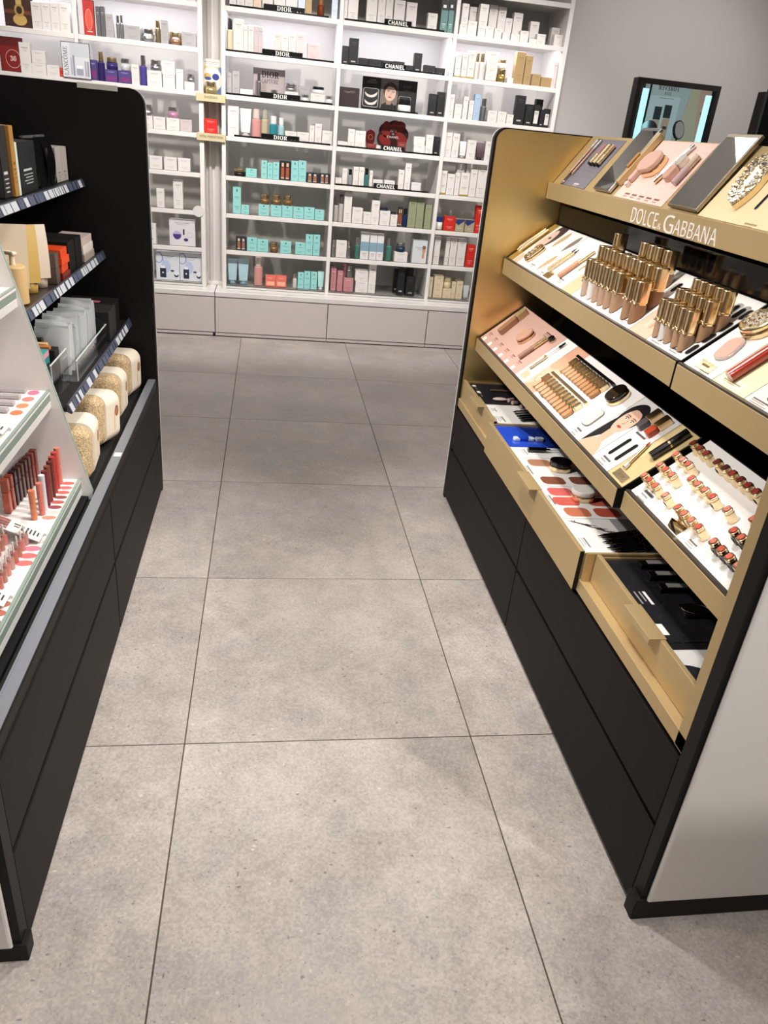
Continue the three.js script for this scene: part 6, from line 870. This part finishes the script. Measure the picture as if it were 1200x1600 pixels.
  packs.forEach(([c, w, h], i) => pack('blister_pack', `slim ${w} pack standing in the near clear bin`, 'pack', -0.49 + i * 0.004, -0.43 + i * 0.012, yC + 0.0035, -0.698 + i * 0.021, -0.68 + i * 0.021, h, paint(c, 0.5), null, null, gc));
  pack('blister_pack', 'turquoise and pink boxed pack in the near clear bin', 'pack', -0.46, -0.392, yC + 0.0035, -0.6, -0.545, 0.125, paint('#3f8f8c', 0.4), 'tealbox', (g, w, h) => { g.fillStyle = '#2f7a78'; g.fillRect(0, 0, w, h); g.fillStyle = '#c98a9c'; g.fillRect(0, 0, w, h * 0.12); g.fillStyle = '#1c1c1e'; g.fillRect(w * 0.12, h * 0.26, w * 0.76, h * 0.62); g.fillStyle = '#c8d4d2'; for (let i = 0; i < 5; i++) g.fillRect(w * 0.2, h * (0.32 + i * 0.1), w * (0.3 + 0.08 * (i % 3)), 2); }, gc);
  pack('blister_pack', 'tall black carton at the front of the near clear bin', 'pack', -0.42, -0.38, yC + 0.0035, -0.655, -0.61, 0.118, M.black, null, null, gc);
  for (let i = 0; i < 11; i++) { // white sachets leaning in the long bin
    const t = thing('white_sachet', `${ORD[i]} white sachet from near end of the long clear bin`, 'sachet', [-0.425, yC + 0.012, -0.752 - i * 0.035], 0, 'white sachets in the long clear bin'); t.rotation.set(-0.16 + rr(-0.04, 0.04), rr(-0.12, 0.12), rr(-0.03, 0.03));
    const h = 0.125 + rr(-0.01, 0.018), g = new THREE.BoxGeometry(0.1, h, 0.012, 6, 6, 1), p = g.attributes.position;
    for (let k = 0; k < p.count; k++) { const e = 1 - Math.pow(Math.abs(p.getX(k)) / 0.05, 4); p.setZ(k, p.getZ(k) * (0.2 + 0.8 * e * (1 - Math.pow(Math.abs(p.getY(k)) / h * 2, 6))) + Math.sin(p.getX(k) * 70 + i) * 0.002); }
    g.computeVertexNormals(); mesh('sachet', shift(g, 0, h / 2, 0), paint(i % 3 ? '#c3c6c8' : '#d2d4d5', 0.35), t); mesh('top_seal', bx(-0.048, 0.048, h - 0.002, h + 0.008, -0.001, 0.001), paint('#d6d8d9', 0.4), t);
  }
  pack('product_carton', 'wide dark carton with pink mark at far end, bottom black shelf', 'box', -0.5, -0.345, yC, -1.3, -1.18, 0.098, M.blackSoft, null, null, gc);
  { const t = pack('product_carton', 'black lidded carton in the far corner of bottom black shelf', 'box', -0.52, -0.36, yC, -1.45, -1.315, 0.09, M.black, null, null, gc); mesh('mark', bx(-0.02, 0.03, 0.0905, 0.0912, 0.0, 0.03), paint('#a5586c', 0.5), t); }
}
// ---------------------------------------------------------------- banded bath mitts in the well
{
  const loops = (() => { const f = fractal(256, 64, 2, 7); return dataTex(256, (i) => { const v = 0.9 + (f[i] - 0.5) * 0.7; return [Math.min(255, 212 * v), Math.min(255, 184 * v), Math.min(255, 142 * v)]; }, true); })();
  const fuzz = std(0xffffff, 0.95, 0, { map: loops, bumpMap: fine, bumpScale: 0.0025 }), paper = std(0xe2d6c4, 0.7);
  const band = cell(sheetA, 'band_front', 200, 180, (g, w, h) => { g.fillStyle = '#e0d4c2'; g.fillRect(0, 0, w, h); for (const [x, c] of [[0.6, '#cfa060'], [0.54, '#dcc09a'], [0.36, '#d9c4a4'], [0.16, '#dcc8a8']]) { g.fillStyle = c; g.fillRect(w * x, h * 0.3, w * 0.05, h * 0.7); } oval(g, w * 0.8, h * 0.3, w * 0.16, h * 0.2, '#8d5a2c'); g.strokeStyle = '#d9b890'; g.lineWidth = 2; for (let i = 0; i < 4; i++) { g.beginPath(); g.moveTo(w * (0.72 + i * 0.035), h * 0.4); g.lineTo(w * (0.78 + i * 0.035), h * 0.2); g.stroke(); } });
  const fuzzGeo = (() => { const g = new RoundedBoxGeometry(0.2, 0.155, 0.19, 4, 0.034), p = g.attributes.position; for (let i = 0; i < p.count; i++) { const x = p.getX(i), y = p.getY(i), z = p.getZ(i), n = Math.sin(x * 70 + z * 50) * 0.002 + Math.sin(y * 90 - z * 60) * 0.002, q = 1 + 0.9 * (0.075 - Math.abs(y)) ; p.setXYZ(i, x * (1 - 0.25 * (y + 0.075)) + n * 0.5, y + n * 0.4, z * q + n); } g.computeVertexNormals(); return shift(g, 0, 0.0775, 0); })();
  [[-0.625, 'nearest', 0.1, 0.1], [-0.868, 'second nearest', -0.14, 0.17], [-1.105, 'third nearest', 0.04, 0.13], [-1.35, 'farthest', -0.1, 0.1]].forEach(([z, nm, yaw, lean], i) => {
    const t = thing('bath_mitt', `${nm} tan bath mitt bundle with cream paper band`, 'bath mitt', [-0.404, 0.474, z], yaw, 'banded bath mitts in the black well');
    t.rotation.x = -lean; const b = mesh('towelling', fuzzGeo, fuzz, t); b.scale.set(1, 0.97 + 0.04 * (i % 2), 1);
    const bg = ovalPrism(0.206, 0.161, 0.125, 0.036, 0.0006, 6); bg.rotateX(Math.PI / 2); bg.translate(0, 0, -0.0625); const bm = mesh('paper_band', shift(bg, 0.0, 0.0785, -0.03), paper, t);
    const fp = face('band_print', 0.11, 0.088, band, t, [0.1034, 0.035, -0.03]); fp.rotation.y = Math.PI / 2;
    mesh('brand_mark', bx(-0.03, 0.0, 0.1592, 0.1596, -0.03, -0.024), paint('#8d5a3c', 0.6), t).rotation.y = 0.4;
  });
}
// ---------------------------------------------------------------- white lip make-up unit on the near half of the black gondola
{
  const u = thing('makeup_stand', 'white tiered lip make-up stand on the near black gondola', 'display stand', [-0.3, 0.4525, 0]);
  const X = (v) => v + 0.3, Y = (v) => v - 0.4525;
  mesh('side_panel', prismZ([[X(-0.526), 0], [X(-0.288), 0], [X(-0.288), Y(0.475)], [X(-0.452), Y(1.14)], [X(-0.48), Y(1.3)], [X(-0.526), Y(1.3)]], -0.503, -0.495), M.white, u);
  mesh('side_edge', prismZ([[X(-0.288), 0], [X(-0.286), Y(0.475)], [X(-0.45), Y(1.14)], [X(-0.452), Y(1.14)], [X(-0.289), Y(0.475)], [X(-0.29), 0]], -0.5028, -0.4952), M.greenGlass, u);
  mesh('side_panel', prismZ([[X(-0.526), 0], [X(-0.288), 0], [X(-0.288), Y(0.475)], [X(-0.452), Y(1.14)], [X(-0.48), Y(1.3)], [X(-0.526), Y(1.3)]], 0.5, 0.508), M.white, u);
  mesh('back_panel', bx(X(-0.528), X(-0.52), 0, Y(1.3), -0.495, 0.5), std(0xc9c2c2, 0.5), u);
  for (const [y, xf] of [[1.03, -0.424], [0.768, -0.372], [0.514, -0.316]]) {
    const s = new THREE.Group(); s.name = 'tier'; s.position.set(X(xf), Y(y), 0); u.add(s);
    mesh('tray', bx(-0.526 - xf + 0.006, -0.004, -0.01, 0, -0.495, 0.5), std(0xe9e6e2, 0.35), s);
    mesh('lip', rbx(-0.004, 0, -0.046, 0.0, -0.495, 0.5, 0.001), M.white, s);
    mesh('glass_edge', bx(-0.006, 0.0012, 0.0004, 0.004, -0.495, 0.5), M.greenGlass, s);
    mesh('label_band', bx(0, 0.0012, -0.024, -0.006, -0.49, 0.495), paint('#7f8c84', 0.5), s);
    mesh('price_band', bx(0, 0.001, -0.043, -0.026, -0.49, 0.495), paint('#d2d0ce', 0.45), s);
  }
  mesh('foot_plate', bx(X(-0.52), X(-0.3), 0, 0.01, -0.495, 0.5), M.blackMatte, u);
  // swatch ovals printed on the trays
  const sw = (y, x, z, c, a = 0.017, b = 0.0095) => { const g = new THREE.CylinderGeometry(1, 1, 0.0006, 20); g.scale(a, 1, b); const m = mesh('colour_swatch', g, paint(c, 0.5), u); m.position.set(X(x), Y(y) + 0.0004, z); };
  ['#c2605a', '#c96a64', '#c4645e', '#8d4a48', '#b55a54', '#8f4448', '#cfc4bc', '#d98a78'].forEach((c, i) => sw(0.514, -0.343, -0.467 + i * 0.029, c));
  ['#c9c0bc', '#d37a90', '#d9706c', '#cf7470'].forEach((c, i) => sw(0.514, -0.342, -0.142 + i * 0.033, c, 0.019, 0.012));
  ['#b06a54', '#b5685c', '#a85a4c'].forEach((c, i) => sw(0.514, -0.342, 0.12 + i * 0.033, c, 0.019, 0.012));
  ['#c9708c', '#cf8078', '#d98a5c', '#cf7a54'].forEach((c, i) => sw(0.768, -0.406, -0.474 + i * 0.05, c, 0.014, 0.017));
  // round lip pencils
  [['#cf7a6c', 'tall coral', 0.106], ['#b53a34', 'red', 0.106], ['#a03430', 'dark red', 0.104], ['#5c2420', 'brown red', 0.1], ['#7d3f30', 'cinnamon', 0.099], ['#6e1f2c', 'wine', 0.097], ['#cfd0d6', 'white', 0.097], ['#d0786c', 'rose peach', 0.088], ['#cf7a54', 'orange peach', 0.08]].forEach(([c, w, h], i) => {
    const t = thing('lip_crayon', `${w} lip crayon standing on the lowest white tier`, 'lip crayon', [-0.362 - (i === 8 ? 0.012 : 0), 0.5152, -0.463 + i * 0.0262 + (i === 1 || i === 2 ? 0.004 : 0)], 0, 'lip crayons on the lowest white tier');
    mesh('barrel', cyl(0.0072, 0.0074, h * 0.55, 16), paint(c, 0.3), t); mesh('cap', shift(cyl(0.0076, 0.0078, h * 0.44, 16), 0, h * 0.555, 0), paint(c, 0.22), t);
  });
  for (let i = 0; i < 9; i++) { // square lipsticks behind
    const t = thing('lip_liquid', `${ORD[i]} square clear-cased lip colour from far side, back row`, 'lip colour', [-0.428 - i * 0.002, 0.5152, -0.475 + i * 0.0235], 0, 'square lip colours on the lowest white tier'), c = ['#8d3c34', '#7a2f2a', '#5c2a26', '#4a2622', '#54302a', '#46262a', '#3c2024', '#a04a3c', '#b0563f'][i];
    mesh('case', rb(0.017, 0.058, 0.017, 0.002), paint(c, 0.18), t); mesh('cap', shift(rb(0.0175, 0.034, 0.0175, 0.002).clone(), 0, 0.0585, 0), paint(new THREE.Color(c).multiplyScalar(0.75).getStyle(), 0.2), t);
  }
  for (let i = 0; i < 8; i++) for (let k = 0; k < 2; k++) { // clear glosses
    const t = thing('lip_gloss', `${ORD[i]} clear-capped gloss from far side, ${k ? 'rear' : 'front'} row of lowest tier`, 'lip gloss', [-0.362 - k * 0.045, 0.5152, -0.128 + i * 0.027], 0, 'clear-capped glosses on the lowest white tier');
    mesh('bottle', cyl(0.0085, 0.0085, 0.026, 16), paint(['#b88a80', '#c47a70', '#a8705c', '#b5645c'][(i + k) % 4], 0.15), t); mesh('cap', shift(cyl(0.0085, 0.0092, 0.03, 16), 0, 0.0265, 0), M.clear, t); mesh('stem', shift(cyl(0.002, 0.002, 0.024, 8), 0, 0.0268, 0), paint('#e2dedc', 0.4), t);
  }
  // slanted price dividers between the families
  const tagCell = cell(sheetA, 'pricetag', 120, 60, (g, w, h) => { g.fillStyle = '#e6e3e0'; g.fillRect(0, 0, w, h); g.fillStyle = '#2c2a2a'; for (const [x, y, a, b] of [[0.08, 0.2, 0.2, 0.12], [0.1, 0.42, 0.18, 0.1], [0.34, 0.25, 0.08, 0.4], [0.5, 0.2, 0.06, 0.5], [0.62, 0.24, 0.05, 0.46], [0.74, 0.2, 0.05, 0.5], [0.86, 0.28, 0.05, 0.4]]) g.fillRect(w * x, h * y, w * a, h * b); });
  [[0.514, -0.325, -0.168, 'lowest tier, far divider'], [0.514, -0.325, 0.1, 'lowest tier, near divider'], [0.768, -0.384, -0.205, 'middle tier divider']].forEach(([y, xf, z, nm], i) => {
    const t = thing('price_divider', `white tilted price divider on the ${nm}`, 'label', [xf, y + 0.0012, z]);
    mesh('plate', prismZ([[-0.122, 0], [0, 0], [0, 0.006], [-0.122, 0.056]], -0.003, 0.0), M.white, t);
    const g = new THREE.BoxGeometry(0.115, 0.002, 0.05); const top = mesh('tag', g, M.white, t); top.position.set(-0.058, 0.03, 0.016); top.rotation.z = -0.42; const pr = mesh('tag_print', (() => { const q = planeGeo(0.07, 0.046, tagCell); q.rotateX(-Math.PI / 2); q.rotateY(0); return q; })(), tagCell.mat, top); pr.position.set(0.02, 0.0012, 0);
    for (let k = 0; k < 4; k++) mesh('colour_sample', bx(-0.054, -0.02, 0.0012, 0.003, -0.02 + k * 0.011, -0.013 + k * 0.011), paint(['#9c6054', '#8a5048', '#7a4640', '#a86c5c'][k], 0.4), top);
  });
  [['#c98a84', 0.02], ['#d09a90', 0.055], ['#8d5c5c', -0.012]].forEach(([c, dz], i) => { const t = thing('blush_pan', `${['rosy', 'pale pink', 'mauve'][i]} square blush pan below the near price divider`, 'powder', [-0.352 - i * 0.03, 0.5152, 0.16 + dz]); mesh('case', rb(0.026, 0.008, 0.026, 0.001), M.clear, t); mesh('powder', shift(rb(0.021, 0.002, 0.021, 0.0005).clone(), 0, 0.0082, 0), paint(c, 0.6), t); });
  for (let i = 0; i < 4; i++) { const t = thing('lip_tube', `${ORD[i]} flat clear lip tube from far side, middle white tier`, 'lip tube', [-0.468, 0.7692, -0.474 + i * 0.05], 0, 'flat lip tubes on the middle white tier'); mesh('tube', rbx(-0.045, 0.045, 0, 0.01, -0.009, 0.009, 0.003), paint('#b5aeb0', 0.2, 0.2), t); mesh('cap', rbx(-0.052, -0.045, 0.001, 0.009, -0.008, 0.008, 0.002), M.chrome, t); }
}
{ // the next stand beyond the gold gondola's near end, out of the picture, whose shade falls on the white end panel
  const t = thing('display_stand', 'plain white display stand beside the near end of the gold gondola', 'display stand', [1.85, 0, 1.5]);
  mesh('body', rbx(-0.3, 0.3, 0, 1.5, -0.25, 0.25, 0.006), M.white, t); mesh('top', rbx(-0.31, 0.31, 1.5, 1.52, -0.26, 0.26, 0.004), M.black, t);
}
// ---------------------------------------------------------------- lit make-up mirrors by the back wall
{
  const c1 = thing('makeup_counter', 'black make-up counter under the lit mirrors', 'counter', [2.95, 0, -3.5]); mesh('body', rbx(-0.75, 0.95, 0, 1.28, -0.3, 0.3, 0.004), M.black, c1); mesh('top', rbx(-0.76, 0.96, 1.28, 1.31, -0.31, 0.31, 0.004), M.blackGloss, c1);
  const LED = 0xb9f2ff;
  for (const [x, lab] of [[2.64, 'black framed make-up mirror with two lit blue-white strips'], [3.475, 'second lit make-up mirror at the right picture edge']]) {
    const t = thing('makeup_mirror', lab, 'mirror', [x, 1.3105, -3.5]);
    mesh('frame', rbx(-0.272, 0.272, 0, 0.565, -0.07, -0.006, 0.004), M.black, t);
    mesh('frame_edge', (() => { const gs = [bx(-0.272, 0.272, 0.535, 0.565, -0.006, 0.004), bx(-0.272, 0.272, 0, 0.03, -0.006, 0.004), bx(-0.272, -0.248, 0.03, 0.535, -0.006, 0.004), bx(0.248, 0.272, 0.03, 0.535, -0.006, 0.004)]; return mergeGeometries(gs); })(), M.black, t);
    mesh('glass', bx(-0.248, 0.248, 0.03, 0.535, -0.006, -0.003), M.mirror, t);
    for (const s of [-1, 1]) { mesh('light_strip', bx(s * 0.207 - 0.02, s * 0.207 + 0.02, 0.06, 0.51, -0.003, -0.0015), glow(LED, 2.0), t); const l = new THREE.RectAreaLight(LED, 26, 0.04, 0.45); l.position.set(s * 0.207, 0.285, 0.001); l.rotation.y = Math.PI; t.add(l); }
  }
  const rm = thing('table_mirror', 'small round black-rimmed mirror before the lit make-up mirror', 'mirror', [2.6, 1.3105, -3.3]);
  mesh('foot', lathe([[0, 0], [0.05, 0], [0.05, 0.006], [0.01, 0.012], [0, 0.012]], 24), M.blackGloss, rm); mesh('stem', shift(cyl(0.006, 0.006, 0.25, 12), 0, 0.01, 0), M.blackGloss, rm);
  const disc = new THREE.CylinderGeometry(0.052, 0.052, 0.012, 32); disc.rotateX(Math.PI / 2); const hd = mesh('rim', disc, M.blackGloss, rm); hd.position.set(0, 0.3, 0); hd.rotation.set(-0.2, 0.5, 0.12); const gl = new THREE.CylinderGeometry(0.045, 0.045, 0.002, 32); gl.rotateX(Math.PI / 2); mesh('glass', shift(gl, 0, 0, 0.0066), M.mirror, hd);
  // the poster stand the mirror reflects
  const ps = thing('poster_stand', 'poster stand facing the lit make-up mirror', 'poster', [3.05, 0, -2.66]);
  mesh('cabinet', rbx(-0.34, 0.4, 0, 1.54, -0.02, 0.3, 0.004), M.black, ps); mesh('board', rbx(-0.34, 0.4, 1.54, 2.0, 0.0, 0.02, 0.002), M.black, ps);
  mesh('side_strip', bx(-0.335, -0.25, 1.545, 1.995, -0.004, 0), M.blackGloss, ps); mesh('pale_strip', bx(-0.25, -0.215, 1.545, 1.995, -0.003, 0), paint('#b9b4b2', 0.5), ps);
  const pc = cell(sheetA, 'foundation_poster', 420, 330, (g, w, h) => {
    g.fillStyle = '#c8ccca'; g.fillRect(0, 0, w, h); g.fillStyle = '#dfe2e0'; g.fillRect(w * 0.5, h * 0.2, w * 0.5, h * 0.8);
    g.fillStyle = '#dfae94'; g.beginPath(); g.moveTo(0, 0); g.lineTo(w * 0.22, 0); g.quadraticCurveTo(w * 0.2, h * 0.4, w * 0.1, h); g.lineTo(0, h); g.fill(); oval(g, w * 0.07, h * 0.42, w * 0.05, h * 0.035, '#b55a54');
    for (let i = 0; i < 46; i++) { g.strokeStyle = ['#e3d0b0', '#cdb48c', '#f0e4cc', '#bfa47c'][i % 4]; g.lineWidth = 4; g.beginPath(); g.moveTo(w * (0.2 + i * 0.003), -5); g.quadraticCurveTo(w * (0.2 + i * 0.004), h * 0.5, w * (0.1 + i * 0.009), h * 1.02); g.stroke(); }
    for (const [x, y] of [[0.6, 0.4], [0.76, 0.44]]) { g.fillStyle = '#141414'; g.fillRect(w * x, h * (y - 0.06), w * 0.12, h * 0.22); g.fillStyle = '#d3a98a'; g.fillRect(w * x, h * (y + 0.17), w * 0.12, h * 0.4); g.fillStyle = '#2a2422'; g.fillRect(w * (x + 0.02), h * (y + 0.3), w * 0.07, h * 0.05); }
    g.fillStyle = '#2c2c2e'; g.textAlign = 'center'; g.font = 'bold 34px serif'; g.fillText('FOREVER', w * 0.72, h * 0.1, w * 0.34); g.font = '22px serif'; g.fillText('DIOR', w * 0.72, h * 0.18, w * 0.12); g.fillRect(w * 0.6, h * 0.23, w * 0.24, 2);
  });
  const pp = face('print', 0.46, 0.375, pc, ps, [0.03, 1.545, -0.0035]); pp.rotation.y = Math.PI;
}
renderer.render(scene, camera);
